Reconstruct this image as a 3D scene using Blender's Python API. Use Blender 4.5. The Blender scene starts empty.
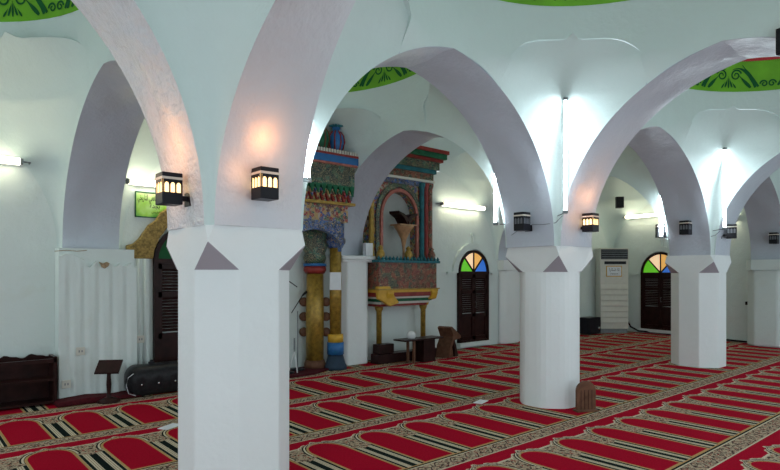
import bpy, bmesh, math, random
from mathutils import Vector, Matrix
random.seed(7)
PI = math.pi
scene = bpy.context.scene
COL = scene.collection

# ------------------------------------------------------------------ camera, world, light
YAW = math.radians(41.0)                      # turned right from the qibla direction (+Y)
cam_d = bpy.data.cameras.new('camera')
cam = bpy.data.objects.new('camera', cam_d); COL.objects.link(cam)
cam.location = (0, 0, 1.4)
cam.rotation_euler = (PI/2, 0, -YAW)
cam_d.sensor_width = 36.0
cam_d.lens = 36.0*572/780
cam_d.shift_y = 40/780
cam_d.clip_start = 0.05
scene.camera = cam

W = bpy.data.worlds.new('world'); scene.world = W; W.use_nodes = True
bg = W.node_tree.nodes['Background']
bg.inputs[0].default_value = (0.80, 0.93, 1.0, 1)
bg.inputs[1].default_value = 1.0

def area(name, loc, rot, sx, sy, power, col=(0.9, 0.97, 1.0)):
    l = bpy.data.lights.new(name, 'AREA'); l.shape = 'RECTANGLE'; l.size = sx; l.size_y = sy
    l.energy = power; l.color = col
    o = bpy.data.objects.new(name, l); COL.objects.link(o); o.location = loc; o.rotation_euler = rot
    return o
# strength of the fill lamp added under each dome's unseen crown
CROWN_FILL_POWER = 5
vs = scene.view_settings
vs.view_transform = 'Standard'; vs.look = 'None'; vs.gamma = 1.0; vs.use_curve_mapping = False
vs.exposure = 0.50
scene.cycles.use_denoising = True
scene.cycles.max_bounces = 8
scene.cycles.diffuse_bounces = 5
scene.cycles.sample_clamp_indirect = 6.0

# ------------------------------------------------------------------ node maths
class E:
    """a value in a shader tree with operators"""
    def __init__(s, nt, v): s.nt = nt; s.v = v
    def _m(s, op, *a, clamp=False):
        n = s.nt.nodes.new('ShaderNodeMath'); n.operation = op; n.use_clamp = clamp
        for i, x in enumerate((s,)+a):
            x = x.v if isinstance(x, E) else x
            if isinstance(x, (int, float)): n.inputs[i].default_value = x
            else: s.nt.links.new(x, n.inputs[i])
        return E(s.nt, n.outputs[0])
    def __add__(s, o): return s._m('ADD', o)
    def __radd__(s, o): return s._m('ADD', o)
    def __sub__(s, o): return s._m('SUBTRACT', o)
    def __rsub__(s, o): return E(s.nt, o)._m('SUBTRACT', s)
    def __mul__(s, o): return s._m('MULTIPLY', o)
    def __rmul__(s, o): return s._m('MULTIPLY', o)
    def __truediv__(s, o): return s._m('DIVIDE', o)
    def lt(s, o): return s._m('LESS_THAN', o)
    def gt(s, o): return s._m('GREATER_THAN', o)
    def abs(s): return s._m('ABSOLUTE')
    def mod(s, o): return s._m('FLOORED_MODULO', o)
    def pow(s, o): return s._m('POWER', o)
    def cos(s): return s._m('COSINE')
    def sin(s): return s._m('SINE')
    def mx(s, o): return s._m('MAXIMUM', o)
    def mn(s, o): return s._m('MINIMUM', o)
    def sqrt(s): return s._m('SQRT')
    def between(s, a, b): return s.gt(a)*s.lt(b)

def newmat(name):
    m = bpy.data.materials.new(name); m.use_nodes = True
    nt = m.node_tree; p = nt.nodes['Principled BSDF']
    return m, nt, p
def mixc(nt, fac, a, b):
    n = nt.nodes.new('ShaderNodeMix'); n.data_type = 'RGBA'
    f = fac.v if isinstance(fac, E) else fac
    if isinstance(f, (int, float)): n.inputs[0].default_value = f
    else: nt.links.new(f, n.inputs[0])
    for i, x in ((6, a), (7, b)):
        if isinstance(x, tuple): n.inputs[i].default_value = x+(1,) if len(x) == 3 else x
        else: nt.links.new(x, n.inputs[i])
    return n.outputs[2]
def coords(nt, kind='Object'):
    t = nt.nodes.new('ShaderNodeTexCoord'); return t.outputs[kind]
def noise(nt, vec, scale, detail=4, rough=0.55, dist=0.0):
    n = nt.nodes.new('ShaderNodeTexNoise'); n.inputs['Scale'].default_value = scale
    n.inputs['Detail'].default_value = detail; n.inputs['Roughness'].default_value = rough
    n.inputs['Distortion'].default_value = dist
    if vec is not None: nt.links.new(vec, n.inputs['Vector'])
    return n
def ramp(nt, fac, stops, interp='LINEAR'):
    r = nt.nodes.new('ShaderNodeValToRGB'); cr = r.color_ramp; cr.interpolation = interp
    while len(cr.elements) < len(stops): cr.elements.new(0.5)
    for e, (p, c) in zip(cr.elements, stops): e.position = p; e.color = c+(1,)
    nt.links.new(fac.v if isinstance(fac, E) else fac, r.inputs[0])
    return r.outputs[0]
def bump(nt, p, h, strength, dist):
    b = nt.nodes.new('ShaderNodeBump'); b.inputs['Strength'].default_value = strength
    b.inputs['Distance'].default_value = dist
    nt.links.new(h.v if isinstance(h, E) else h, b.inputs['Height'])
    nt.links.new(b.outputs[0], p.inputs['Normal'])

def plain(name, col, rough=0.5, metal=0.0, var=0.12, scale=12.0, bumpd=0.0):
    m, nt, p = newmat(name)
    n = noise(nt, coords(nt), scale)
    lo = tuple(c*(1-var) for c in col); hi = tuple(min(1, c*(1+var)) for c in col)
    c = ramp(nt, n.outputs[0], [(0.3, lo), (0.7, hi)])
    nt.links.new(c, p.inputs['Base Color'])
    p.inputs['Roughness'].default_value = rough; p.inputs['Metallic'].default_value = metal
    p.inputs['Specular IOR Level'].default_value = 0.5 if metal else (0.15 if max(col) < 0.2 else 0.4)
    if bumpd: bump(nt, p, n.outputs[0], 0.6, bumpd)
    return m

def plaster(name, col, rough=0.5, amp=1.0, stain=0.0):
    m, nt, p = newmat(name)
    g = nt.nodes.new('ShaderNodeNewGeometry').outputs['Position']
    a = noise(nt, g, 0.9, 5, 0.6); b = noise(nt, g, 26.0, 6, 0.6); c3 = noise(nt, g, 4.0, 4, 0.5)
    c = ramp(nt, a.outputs[0], [(0.35, tuple(x*0.955 for x in col)), (0.65, col)])
    if stain:
        s = ramp(nt, c3.outputs[0], [(0.60, (0, 0, 0)), (0.72, (1, 1, 1))])
        c = mixc(nt, E(nt, s)*stain, c, (col[0]*0.86, col[1]*0.83, col[2]*0.74))
    nt.links.new(c, p.inputs['Base Color'])
    p.inputs['Roughness'].default_value = rough
    h = E(nt, b.outputs[0])*0.35 + E(nt, c3.outputs[0])*1.3
    bump(nt, p, h, min(1.0, 0.55*amp), 0.03*max(1.0, amp*0.8))
    return m
M = {}
M['plaster'] = plaster('white_plaster', (0.62, 0.72, 0.70), 0.55, 0.7)
M['wall'] = plaster('wall_plaster', (0.68, 0.76, 0.74), 0.6, 0.8, 0.25)
M['soffit'] = plaster('shaded_glossy_plaster', (0.50, 0.54, 0.61), 0.34, 1.1)  # white arch paint with the shade of the undersides put into its colour
M['soffit_half_shaded'] = plaster('half_shaded_glossy_plaster', (0.62, 0.63, 0.67), 0.36, 1.1)  # same paint for the closest arch, less shade put into the colour
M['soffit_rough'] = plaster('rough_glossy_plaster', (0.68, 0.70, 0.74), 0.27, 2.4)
M['pillar'] = plaster('pillar_paint', (0.78, 0.82, 0.82), 0.5, 0.5)
M['broach'] = plaster('grey_lilac_paint', (0.36, 0.34, 0.38), 0.6, 0.4)
M['green'] = plain('green_band_paint', (0.15, 0.42, 0.02), 0.5, var=0.2, scale=3)
M['dgreen'] = plain('dark_green_scroll', (0.01, 0.10, 0.03), 0.5)
M['red'] = plain('red_line', (0.50, 0.03, 0.04), 0.5)
M['wood'] = plain('dark_brown_wood', (0.022, 0.007, 0.006), 0.35, var=0.4, scale=8)
M['wood2'] = plain('brown_wood', (0.13, 0.06, 0.035), 0.5, var=0.35, scale=10)
M['woodl'] = plain('light_wood', (0.42, 0.24, 0.12), 0.5, var=0.3)
M['black'] = plain('black_plastic', (0.012, 0.012, 0.016), 0.35)
M['leather'] = plain('black_leather', (0.018, 0.018, 0.02), 0.3, var=0.3, scale=30)
M['chrome'] = plain('bright_metal', (0.7, 0.7, 0.7), 0.25, 1.0)
M['gold'] = plain('gold_paint', (0.34, 0.21, 0.035), 0.36, 0.35, var=0.35, scale=20, bumpd=0.01)
M['goldp'] = plain('ochre_plaster', (0.30, 0.20, 0.055), 0.7, 0, var=0.5, scale=35, bumpd=0.03)
M['yellow'] = plain('yellow_paint', (0.58, 0.33, 0.03), 0.45)
M['blue'] = plain('blue_paint', (0.02, 0.13, 0.34), 0.45)
M['turq'] = plain('turquoise_paint', (0.03, 0.15, 0.18), 0.45, var=0.3)
M['navy'] = plain('slate_paint', (0.03, 0.05, 0.08), 0.5)
M['redp'] = plain('red_paint', (0.25, 0.025, 0.02), 0.45, var=0.3)
M['pink'] = plain('rose_paint', (0.38, 0.12, 0.09), 0.5, var=0.3)
M['greenp'] = plain('green_paint', (0.02, 0.12, 0.06), 0.45, var=0.3)
M['white'] = plain('white_enamel', (0.78, 0.80, 0.80), 0.35, var=0.04)
M['cream'] = plain('cream_plastic', (0.62, 0.61, 0.54), 0.45, var=0.05)
M['greyp'] = plain('grey_paint', (0.20, 0.22, 0.23), 0.5)
M['niche'] = plain('niche_grey_plaster', (0.40, 0.42, 0.40), 0.6, var=0.1, scale=3)
M['paper'] = plain('white_paper', (0.72, 0.75, 0.78), 0.6, var=0.06)
M['maroon'] = plain('maroon_pile', (0.06, 0.006, 0.01), 0.9, var=0.3, scale=40)
M['earth'] = plain('bare_plaster_patch', (0.33, 0.25, 0.15), 0.9, var=0.3, scale=40)
def glass(name, col):
    m, nt, p = newmat(name); p.inputs['Base Color'].default_value = col+(1,)
    p.inputs['Roughness'].default_value = 0.15
    p.inputs['Emission Color'].default_value = col+(1,); p.inputs['Emission Strength'].default_value = 0.55
    return m
M['g_green'] = glass('green_glass', (0.10, 0.42, 0.02)); M['g_cream'] = glass('cream_glass', (0.90, 0.62, 0.38))
M['g_orange'] = glass('amber_glass', (0.72, 0.38, 0.10)); M['g_blue'] = glass('blue_glass', (0.03, 0.13, 0.48))
M['g_red'] = glass('red_glass', (0.75, 0.03, 0.04))
def emis(name, col, s):
    m, nt, p = newmat(name); p.inputs['Base Color'].default_value = (0.8, 0.8, 0.8, 1)
    p.inputs['Emission Color'].default_value = col+(1,); p.inputs['Emission Strength'].default_value = s
    return m
M['tube_cool'] = emis('cool_tube_glow', (0.80, 0.93, 1.0), 36)
M['tube_warm'] = emis('neutral_tube_glow', (1.0, 0.93, 0.66), 9)
M['amber'] = emis('amber_glow', (1.0, 0.58, 0.20), 1.7)
M['amber_off'] = plain('grey_lantern_window', (0.16, 0.17, 0.19), 0.3)
M['goldband'] = plain('pale_lantern_band', (0.62, 0.55, 0.48), 0.4)

# many-coloured carved ornament
def ornament(name, cols, scale, dist=1.5, stretch=(1, 1, 1)):
    m, nt, p = newmat(name)
    mp = nt.nodes.new('ShaderNodeMapping'); mp.inputs['Scale'].default_value = stretch
    nt.links.new(coords(nt), mp.inputs[0])
    v = nt.nodes.new('ShaderNodeTexVoronoi'); v.inputs['Scale'].default_value = scale
    v.feature = 'F1'; nt.links.new(mp.outputs[0], v.inputs['Vector'])
    n = noise(nt, mp.outputs[0], scale*0.8, 2, 0.5, dist)
    sep = nt.nodes.new('ShaderNodeSeparateColor'); nt.links.new(v.outputs['Color'], sep.inputs[0])
    k = len(cols)
    base = ramp(nt, sep.outputs[0], [(i/k, c) for i, c in enumerate(cols)], 'CONSTANT')
    line = (E(nt, n.outputs[0])*26).sin().abs().lt(0.36)
    c = mixc(nt, line, base, (0.50, 0.38, 0.20))
    nt.links.new(c, p.inputs['Base Color']); p.inputs['Roughness'].default_value = 0.45
    bump(nt, p, line, 0.8, 0.01)
    return m
M['orn_green'] = ornament('green_gold_carving', [(0.02, 0.10, 0.06), (0.03, 0.05, 0.04), (0.05, 0.16, 0.12), (0.02, 0.05, 0.05)], 14, 2.0)
M['orn_red'] = ornament('red_gold_carving', [(0.20, 0.03, 0.03), (0.10, 0.03, 0.02), (0.30, 0.06, 0.04), (0.04, 0.07, 0.05)], 16, 2.0)
M['orn_mix'] = ornament('many_coloured_carving', [(0.35, 0.03, 0.04), (0.02, 0.15, 0.09), (0.04, 0.09, 0.30), (0.5, 0.33, 0.12), (0.45, 0.40, 0.33), (0.10, 0.02, 0.03)], 22, 0.6, (1, 1, 1))
M['orn_blue'] = ornament('blue_carving', [(0.02, 0.07, 0.25), (0.03, 0.14, 0.40), (0.02, 0.05, 0.12)], 20, 0.5)

# ------------------------------------------------------------------ mesh helpers
class MB:
    def __init__(s): s.v = []; s.f = []; s.mi = []; s.sm = []
    def add(s, vs, fs, mi=0, smooth=False):
        o = len(s.v); s.v += [tuple(v) for v in vs]
        for f in fs: s.f.append([i+o for i in f]); s.mi.append(mi); s.sm.append(smooth)
        return s
    def box(s, a, b, mi=0, rz=0.0, piv=None):
        (x0, y0, z0), (x1, y1, z1) = a, b
        vs = [Vector(p) for p in ((x0,y0,z0),(x1,y0,z0),(x1,y1,z0),(x0,y1,z0),(x0,y0,z1),(x1,y0,z1),(x1,y1,z1),(x0,y1,z1))]
        if rz:
            c = Vector(piv) if piv else Vector(((x0+x1)/2, (y0+y1)/2, 0)); R = Matrix.Rotation(rz, 3, 'Z')
            vs = [R@(v-c)+c for v in vs]
        return s.add(vs, [(0,3,2,1),(4,5,6,7),(0,1,5,4),(1,2,6,5),(2,3,7,6),(3,0,4,7)], mi)
    def lathe(s, prof, c=(0,0,0), n=20, mi=0, smooth=True, a0=0.0):
        vs = []
        for r, z in prof:
            for k in range(n):
                a = a0+2*PI*k/n; vs.append((c[0]+r*math.cos(a), c[1]+r*math.sin(a), c[2]+z))
        fs = []
        for i in range(len(prof)-1):
            for k in range(n):
                k2 = (k+1) % n; fs.append((i*n+k, i*n+k2, (i+1)*n+k2, (i+1)*n+k))
        s.add(vs, fs, mi, smooth)
        o = len(s.v)-len(vs)
        s.f.append([o+k for k in reversed(range(n))]); s.mi.append(mi); s.sm.append(False)
        s.f.append([o+(len(prof)-1)*n+k for k in range(n)]); s.mi.append(mi); s.sm.append(False)
        return s
    def tube(s, pts, r, n=8, mi=0):
        pts = [Vector(p) for p in pts]; vs = []
        rr = r if isinstance(r, (list, tuple)) else [r]*len(pts)
        for i, p in enumerate(pts):
            t = (pts[min(i+1, len(pts)-1)]-pts[max(i-1, 0)]).normalized()
            up = Vector((0, 0, 1)) if abs(t.z) < 0.95 else Vector((1, 0, 0))
            u = t.cross(up).normalized(); w = u.cross(t).normalized()
            for k in range(n):
                a = 2*PI*k/n; vs.append(p+(u*math.cos(a)+w*math.sin(a))*rr[i])
        fs = []
        for i in range(len(pts)-1):
            for k in range(n):
                k2 = (k+1) % n; fs.append((i*n+k, (i+1)*n+k, (i+1)*n+k2, i*n+k2))
        fs.append(tuple(range(n))); fs.append(tuple(reversed(range((len(pts)-1)*n, len(pts)*n))))
        return s.add(vs, fs, mi, True)
    def prism(s, poly, y0, y1, axis='Y', mi=0):
        """poly of (a,b): axis Y -> x=a,z=b ; axis X -> y=a,z=b ; axis Z -> x=a,y=b"""
        n = len(poly)
        def P(a, b, t): return (a, t, b) if axis == 'Y' else ((t, a, b) if axis == 'X' else (a, b, t))
        vs = [P(a, b, y0) for a, b in poly]+[P(a, b, y1) for a, b in poly]
        fs = [tuple(range(n)), tuple(reversed(range(n, 2*n)))]+[(i, i+n, (i+1) % n+n, (i+1) % n) for i in range(n)]
        return s.add(vs, fs, mi)
    def build(s, name, mats, parent=None, bevel=0.0, fix=True, loc=None, rz=0.0):
        me = bpy.data.meshes.new(name); me.from_pydata(s.v, [], s.f)
        for m in (mats if isinstance(mats, (list, tuple)) else [mats]): me.materials.append(m)
        for p, mi, sm in zip(me.polygons, s.mi, s.sm): p.material_index = mi; p.use_smooth = sm
        if fix:
            bm = bmesh.new(); bm.from_mesh(me); bmesh.ops.recalc_face_normals(bm, faces=bm.faces); bm.to_mesh(me); bm.free()
        me.update()
        o = bpy.data.objects.new(name, me); COL.objects.link(o)
        if parent is not None: o.parent = parent
        if loc is not None: o.location = loc
        if rz: o.rotation_euler.z = rz
        if bevel:
            b = o.modifiers.new('bevel', 'BEVEL'); b.width = bevel; b.segments = 2; b.limit_method = 'ANGLE'
        return o
def tag(o, label=None, cat=None, group=None, kind=None):
    if label: o['label'] = label
    if cat: o['category'] = cat
    if group: o['group'] = group
    if kind: o['kind'] = kind
    return o
def empty(name, loc=(0, 0, 0), rz=0.0, label=None, cat=None, group=None):
    o = bpy.data.objects.new(name, None); COL.objects.link(o); o.location = loc; o.rotation_euler.z = rz
    o.empty_display_size = 0.1
    return tag(o, label, cat, group)
def struct(o): o['kind'] = 'structure'; return o
def copy_tree(o, parent=None):
    c = o.copy(); COL.objects.link(c)
    if parent is not None: c.parent = parent
    for ch in [x for x in bpy.data.objects if x.parent == o]: copy_tree(ch, c)
    return c

# ------------------------------------------------------------------ layout
GX = [-2.05, 1.745, 5.43, 9.55, 13.3]           # arcade lines
GY = [-0.1, 3.6, 7.65]
TH = 0.3                                       # half thickness of the arcades
Z0 = 1.70                                      # springing
ZA = 3.32                                      # crown of the arches
EP = 0.17                                      # pointedness
def prof(a, za):
    e = EP*a; r = a+e; return e, r, (za-Z0)/math.sqrt(r*r-e*e)
def arch_pts(a, za=ZA, n=22):
    """pointed arch profile from -a to a as (x, z)"""
    e, r, k = prof(a, za); th = math.acos(e/r)
    right = [(r*math.cos(th*i/n)-e, Z0+k*r*math.sin(th*i/n)) for i in range(n+1)]
    return [(-x, z) for x, z in right[:-1]]+list(reversed(right))
def arch_z(x, a, za=ZA):
    e, r, k = prof(a, za)
    return Z0+k*math.sqrt(max(0, r*r-(abs(x)+e)**2))
def arch_x(z, a, za=ZA):
    e, r, k = prof(a, za)
    return max(0, math.sqrt(max(0, r*r-((z-Z0)/k)**2))-e)
def span(g0, g1): return (g1-g0)/2-0.345

# ---- qibla wall, end wall, floor
mb = MB(); mb.box((-2.4, -0.6, -0.2), (15.2, 8.1, -0.02)); struct(mb.build('floor', M['greyp']))

YQ = 7.352
def grid_wall(name, p0, p1, z1, thick, mat):
    p0 = Vector(p0); p1 = Vector(p1); d = (p1-p0); n = Vector((-d.y, d.x)).normalized()*thick
    q = [p0, p1, p1+n, p0+n]
    mb = MB(); mb.prism([(v.x, v.y) for v in q], -0.02, z1, 'Z'); return struct(mb.build(name, mat))
grid_wall('wall_back', (-2.3, YQ), (14.5, YQ), 3.3, 0.25, M['wall'])
def curved_end():
    mb = MB(); pts = [(13.2, 3.7), (13.7, 5.6), (13.85, 6.5), (13.86, 7.0), (13.90, 7.63)]
    out = [(15.0, 7.63), (15.0, 3.7)]
    mb.prism(pts+out, -0.02, 3.3, 'Z'); struct(mb.build('wall_right', M['wall']))
curved_end()
grid_wall('wall_right_near', (13.02, -0.6), (13.02, 3.8), 3.6, -0.25, M['wall'])

# ---- pillars
def pillar(cx, cy, flat, label, bev=0.015):
    t = empty('pillar', (cx, cy, 0), label=label, cat='pillar', group='white octagonal pillars')
    t['kind'] = 'thing'
    a = flat/2; c = a*math.tan(PI/8); zb = 1.435; zs = 1.60; b = max(a, 0.335)
    octo = [(a, -c), (a, c), (c, a), (-c, a), (-a, c), (-a, -c), (-c, -a), (c, -a)]
    rnd = []
    for q in range(8):
        p0, p1, p2 = Vector(octo[q-1]), Vector(octo[q]), Vector(octo[(q+1) % 8])
        A, B = p1+(p0-p1).normalized()*bev, p1+(p2-p1).normalized()*bev
        for u in (0, 0.33, 0.67, 1): rnd.append(tuple(A*(1-u)**2+p1*2*u*(1-u)+B*u*u))
    bm_ = MB(); bm_.prism(rnd, 0.0, zb, 'Z'); bm_.build('shaft', M['pillar'], t)
    # block: square above, octagon below; corners cut by sloping broach triangles
    vs = []; fs = []; mi = []
    sq = [(b, -b), (b, b), (-b, b), (-b, -b)]
    w = TH
    top = [(b, -w), (b, w), (w, b), (-w, b), (-b, w), (-b, -w), (-w, -b), (w, -b)]
    vs = [(x, y, zb) for x, y in octo]+[(x, y, zs) for x, y in sq]+[(x, y, Z0) for x, y in top]
    diag = [(1, 2, 9), (3, 4, 10), (5, 6, 11), (7, 0, 8)]
    side = [(0, 1, 9, 13, 12, 8), (2, 3, 10, 15, 14, 9), (4, 5, 11, 17, 16, 10), (6, 7, 8, 19, 18, 11)]
    corner = [(9, 14, 13), (10, 16, 15), (11, 18, 17), (8, 12, 19)]
    m2 = MB(); m2.add(vs, side+corner+diag+[tuple(range(12, 20)), tuple(reversed(range(8)))], 0)
    m2.build('impost_block', M['pillar'], t, fix=True)
    for d in diag:
        m3 = MB(); P = [Vector(vs[i]) for i in d]; n = (P[1]-P[0]).cross(P[2]-P[0]).normalized()*0.004
        if n.z > 0: n = -n
        m3.add([p+n for p in P]+P, [(0, 1, 2), (3, 5, 4), (0, 3, 4, 1), (1, 4, 5, 2), (2, 5, 3, 0)], 0)
        m3.build('broach', M['broach'], t)
    return t
pillar(1.745, 3.6, 0.675, 'nearest thick white pillar with two lit lanterns, filling the left centre')
pillar(5.45, 3.6, 0.62, 'white pillar with the small arched wooden board leaning at its foot', 0.085)
pillar(9.53, 3.6, 0.71, 'white pillar farthest right, in front of the right wall')

# ---- arches (solid rings; their underside is the soffit one sees)
def arch(axis, g0, g1, c, d0, d1, label, group='white pointed arches', mat=None, z0=ZA, z1=ZA):
    """axis X: spans x from g0 to g1 at y=c; d0,d1 depth extents around c"""
    a = span(g0, g1); mid = (g0+g1)/2; P = arch_pts(a)
    PJ = lambda t: arch_pts(a, z0+(z1-z0)*t)
    nd = 7; vs = []; fs = []
    n = len(P)
    for j in range(nd):
        d = c+d0+(d1-d0)*j/(nd-1)
        edge = (j == 0 or j == nd-1)
        for i, (x, z) in enumerate(PJ(j/(nd-1))):
            w = 0.0
            if not edge: w = 0.010*math.sin(x*7.3+d*11+c*3)+0.007*math.sin(x*17+j*2.1+g0)+0.006
            k = 1-w/a
            xx = x*k; zz = Z0+(z-Z0)*k
            vs.append((mid+xx, d, zz) if axis == 'X' else (d, mid+xx, zz))
    m0 = len(vs)
    for j in (0, nd-1):
        d = c+d0+(d1-d0)*j/(nd-1)+(0.004 if j == 0 else -0.004)
        for x, z in PJ(j/(nd-1)):
            k = 1+0.09/a
            vs.append((mid+x*k, d, Z0+(z-Z0)*k) if axis == 'X' else (d, mid+x*k, Z0+(z-Z0)*k))
    fs = [(j*n+i, j*n+i+1, (j+1)*n+i+1, (j+1)*n+i) for j in range(nd-1) for i in range(n-1)]
    ft = [(m0+i, m0+i+1, m0+n+i+1, m0+n+i) for i in range(n-1)]
    f1 = [(i, i+1, m0+i+1, m0+i) for i in range(n-1)]+[((nd-1)*n+i, (nd-1)*n+i+1, m0+n+i+1, m0+n+i) for i in range(n-1)]
    mb = MB(); mb.add(vs, fs, 0, True); 
    mb.f += [list(f) for f in ft+f1]; mb.mi += [0]*len(ft+f1); mb.sm += [False]*len(ft+f1)
    for e in (0, n-1):
        mb.f.append([j*n+e for j in range(nd)]+[m0+n+e, m0+e]); mb.mi.append(0); mb.sm.append(False)
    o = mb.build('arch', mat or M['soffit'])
    # keep the crown crease sharp
    me = o.data
    ak = me.attributes.new('sharp_edge', 'BOOLEAN', 'EDGE') if 'sharp_edge' not in me.attributes else me.attributes['sharp_edge']
    for ed in me.edges:
        i0, i1 = ed.vertices
        if i0 < m0 and i1 < m0 and (i0 % n) == n//2 and (i1 % n) == n//2: ak.data[ed.index].value = True
    tag(o, label, 'arch', group); o['kind'] = 'thing'
    return o
D = TH
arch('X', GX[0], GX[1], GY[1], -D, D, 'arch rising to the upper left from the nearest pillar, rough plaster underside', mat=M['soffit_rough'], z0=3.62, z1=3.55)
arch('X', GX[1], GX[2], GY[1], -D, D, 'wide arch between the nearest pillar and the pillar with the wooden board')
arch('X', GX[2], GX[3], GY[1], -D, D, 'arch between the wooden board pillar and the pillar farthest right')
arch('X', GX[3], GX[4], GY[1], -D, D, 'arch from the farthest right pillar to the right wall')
arch('Y', GY[0], GY[1], GX[1], -D, D, 'closest arch sweeping up over the camera from the nearest pillar', mat=M['soffit_half_shaded'], z0=3.02, z1=3.42)
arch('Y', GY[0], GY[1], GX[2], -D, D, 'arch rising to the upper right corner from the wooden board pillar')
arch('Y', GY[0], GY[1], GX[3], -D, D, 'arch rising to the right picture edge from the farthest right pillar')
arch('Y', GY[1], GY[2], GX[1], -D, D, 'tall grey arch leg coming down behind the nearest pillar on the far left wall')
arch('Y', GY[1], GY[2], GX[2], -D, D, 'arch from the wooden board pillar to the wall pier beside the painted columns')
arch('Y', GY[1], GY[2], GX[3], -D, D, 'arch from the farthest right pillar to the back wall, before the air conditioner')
# ---- vaulted bays: walls above the arches, corner hollows, drum, dome
def bay(ix, iy, zt, zb, zas=None, x1=None, f=0.40):
    """zas: crown heights of the four side arches, keys X+ X- Y+ Y- """
    x0 = GX[ix]; x1 = x1 or GX[ix+1]; y0, y1 = GY[iy], GY[iy+1]
    zd = {'X1': ZA, 'X-1': ZA, 'Y1': ZA, 'Y-1': ZA}; zd.update(zas or {})
    cx, cy = (x0+x1)/2, (y0+y1)/2
    hx, hy = (x1-x0)/2-TH, (y1-y0)/2-TH; ax, ay = span(x0, x1), span(y0, y1)
    xs, ys = f*hx, f*hy
    zsh = zt-0.17
    mb = MB()
    def off(u, h):                       # distance of the ellipse from the wall plane at fraction u
        return h*(1-math.sqrt(max(0, 1-u*u)))
    def blend(z, lo, hi):
        t = min(1, max(0, (z-lo)/max(0.01, hi-lo))); return t*t*(3-2*t)
    # wall patches
    for axis, sg in (('X', 1), ('X', -1), ('Y', 1), ('Y', -1)):
        h, k, a = (hx, hy, ax) if axis == 'X' else (hy, hx, ay)
        za = zd[axis+str(sg)]
        nc, nr = 20, 36; vs = []
        for i in range(nc+1):
            x = -f*h+2*f*h*i/nc; z0 = arch_z(x, a, za)
            for j in range(nr+1):
                z = z0+(zt-z0)*j/nr
                o_ = off(x/h, k)*blend(z, arch_z(f*h, a, za), zsh)
                w = sg*(k-o_)
                vs.append((cx+x, cy+w, z) if axis == 'X' else (cx+w, cy+x, z))
        fs = [(i*(nr+1)+j, (i+1)*(nr+1)+j, (i+1)*(nr+1)+j+1, i*(nr+1)+j+1) for i in range(nc) for j in range(nr)]
        mb.add(vs, fs, 0, True)
    # corner hollows
    for sx in (1, -1):
        for sy in (1, -1):
            zx, zy = zd['X'+str(sy)], zd['Y'+str(sx)]
            ni, ns = 56, 24; vs = []; sideA = []; sideB = []
            tA, tB = math.acos(f), math.asin(f)
            W = lambda P, z: (cx+sx*(hx-P[0]), cy+sy*(hy-P[1]), z)
            tops = []
            for i in range(ni+1):
                for j in range(ns+1):
                    s = j/ns
                    tp = zt-0.17*abs(2*s-1)**5+0.045*math.exp(-((2*s-1)/0.07)**2)
                    z = Z0+(tp-Z0)*i/ni
                    wx = hx-max(xs, arch_x(z, ax, zx)) if z < zx else hx-xs
                    wy = hy-max(ys, arch_x(z, ay, zy)) if z < zy else hy-ys
                    lx, ly = arch_z(f*hx, ax, zx), arch_z(f*hy, ay, zy)
                    qa = off(f, hy)*blend(z, lx, zsh); qb = off(f, hx)*blend(z, ly, zsh)
                    t = (z-Z0)/(zt-Z0)
                    rec = 0.03
                    rA = rec*blend(z, lx+0.02, lx+0.25); rB = rec*blend(z, ly+0.02, ly+0.25)
                    A = Vector((wx, qa-rA)); B = Vector((qb-rB, wy))
                    k = 0.50+0.45*max(0, (t-0.72)/0.28)**1.8
                    Mx = Vector((wx/2, wy/2))*k
                    C = Mx*2-(A+B)/2; C.x = max(C.x, -0.001); C.y = max(C.y, -0.001)
                    P = A*(1-s)**2+C*2*s*(1-s)+B*s*s
                    vs.append(W(P, z))
                    if j == 0: sideA += [W((wx, qa), z), W(A, z)]
                    if j == ns: sideB += [W((qb, wy), z), W(B, z)]
                    if i == ni:
                        th = tA+(tB-tA)*s
                        tops += [(cx+sx*hx*math.cos(th), cy+sy*hy*math.sin(th), z), W(P, z+0.004)]
            fs = [(i*(ns+1)+j, i*(ns+1)+j+1, (i+1)*(ns+1)+j+1, (i+1)*(ns+1)+j) for i in range(ni) for j in range(ns)]
            mb.add(vs, fs, 0, True)
            for sd in (sideA, sideB): mb.add(sd, [(2*i, 2*i+2, 2*i+3, 2*i+1) for i in range(ni)], 0, False)
            mb.add(tops, [(2*j, 2*j+2, 2*j+3, 2*j+1) for j in range(ns)], 0, False)
            vs2 = []
            for j in range(ns+1):
                p = tops[2*j]
                vs2 += [p, (p[0], p[1], p[2]+(zb-p[2])*0.5), (p[0], p[1], zb)]
            mb.add(vs2, [(3*j+i, 3*j+3+i, 3*j+4+i, 3*j+1+i) for j in range(ns) for i in range(2)], 0, True)
    # drum over the flat sectors
    for c0 in range(4):
        h = hx if c0 % 2 else hy
        if c0 == 0: a0, a1 = -math.asin(f), math.asin(f)
        elif c0 == 1: a0, a1 = math.acos(f), PI-math.acos(f)
        elif c0 == 2: a0, a1 = PI-math.asin(f), PI+math.asin(f)
        else: a0, a1 = PI+math.acos(f), 2*PI-math.acos(f)
        vs = []; nc = 20
        for i in range(nc+1):
            th = a0+(a1-a0)*i/nc; ex, ey = cx+hx*math.cos(th), cy+hy*math.sin(th)
            vs += [(ex, ey, zt), (ex, ey, zb)]
        mb.add(vs, [(2*i, 2*i+2, 2*i+3, 2*i+1) for i in range(nc)], 0, True)
    # dome; the unseen crown opening is added to let light in
    n = 64; vs = []; HD = 1.75; rows = 16
    for j in range(rows+1):
        al = math.radians(72)*j/rows
        for k in range(n):
            th = 2*PI*k/n; vs.append((cx+hx*math.cos(al)*math.cos(th), cy+hy*math.cos(al)*math.sin(th), zb+HD*math.sin(al)))
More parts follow.
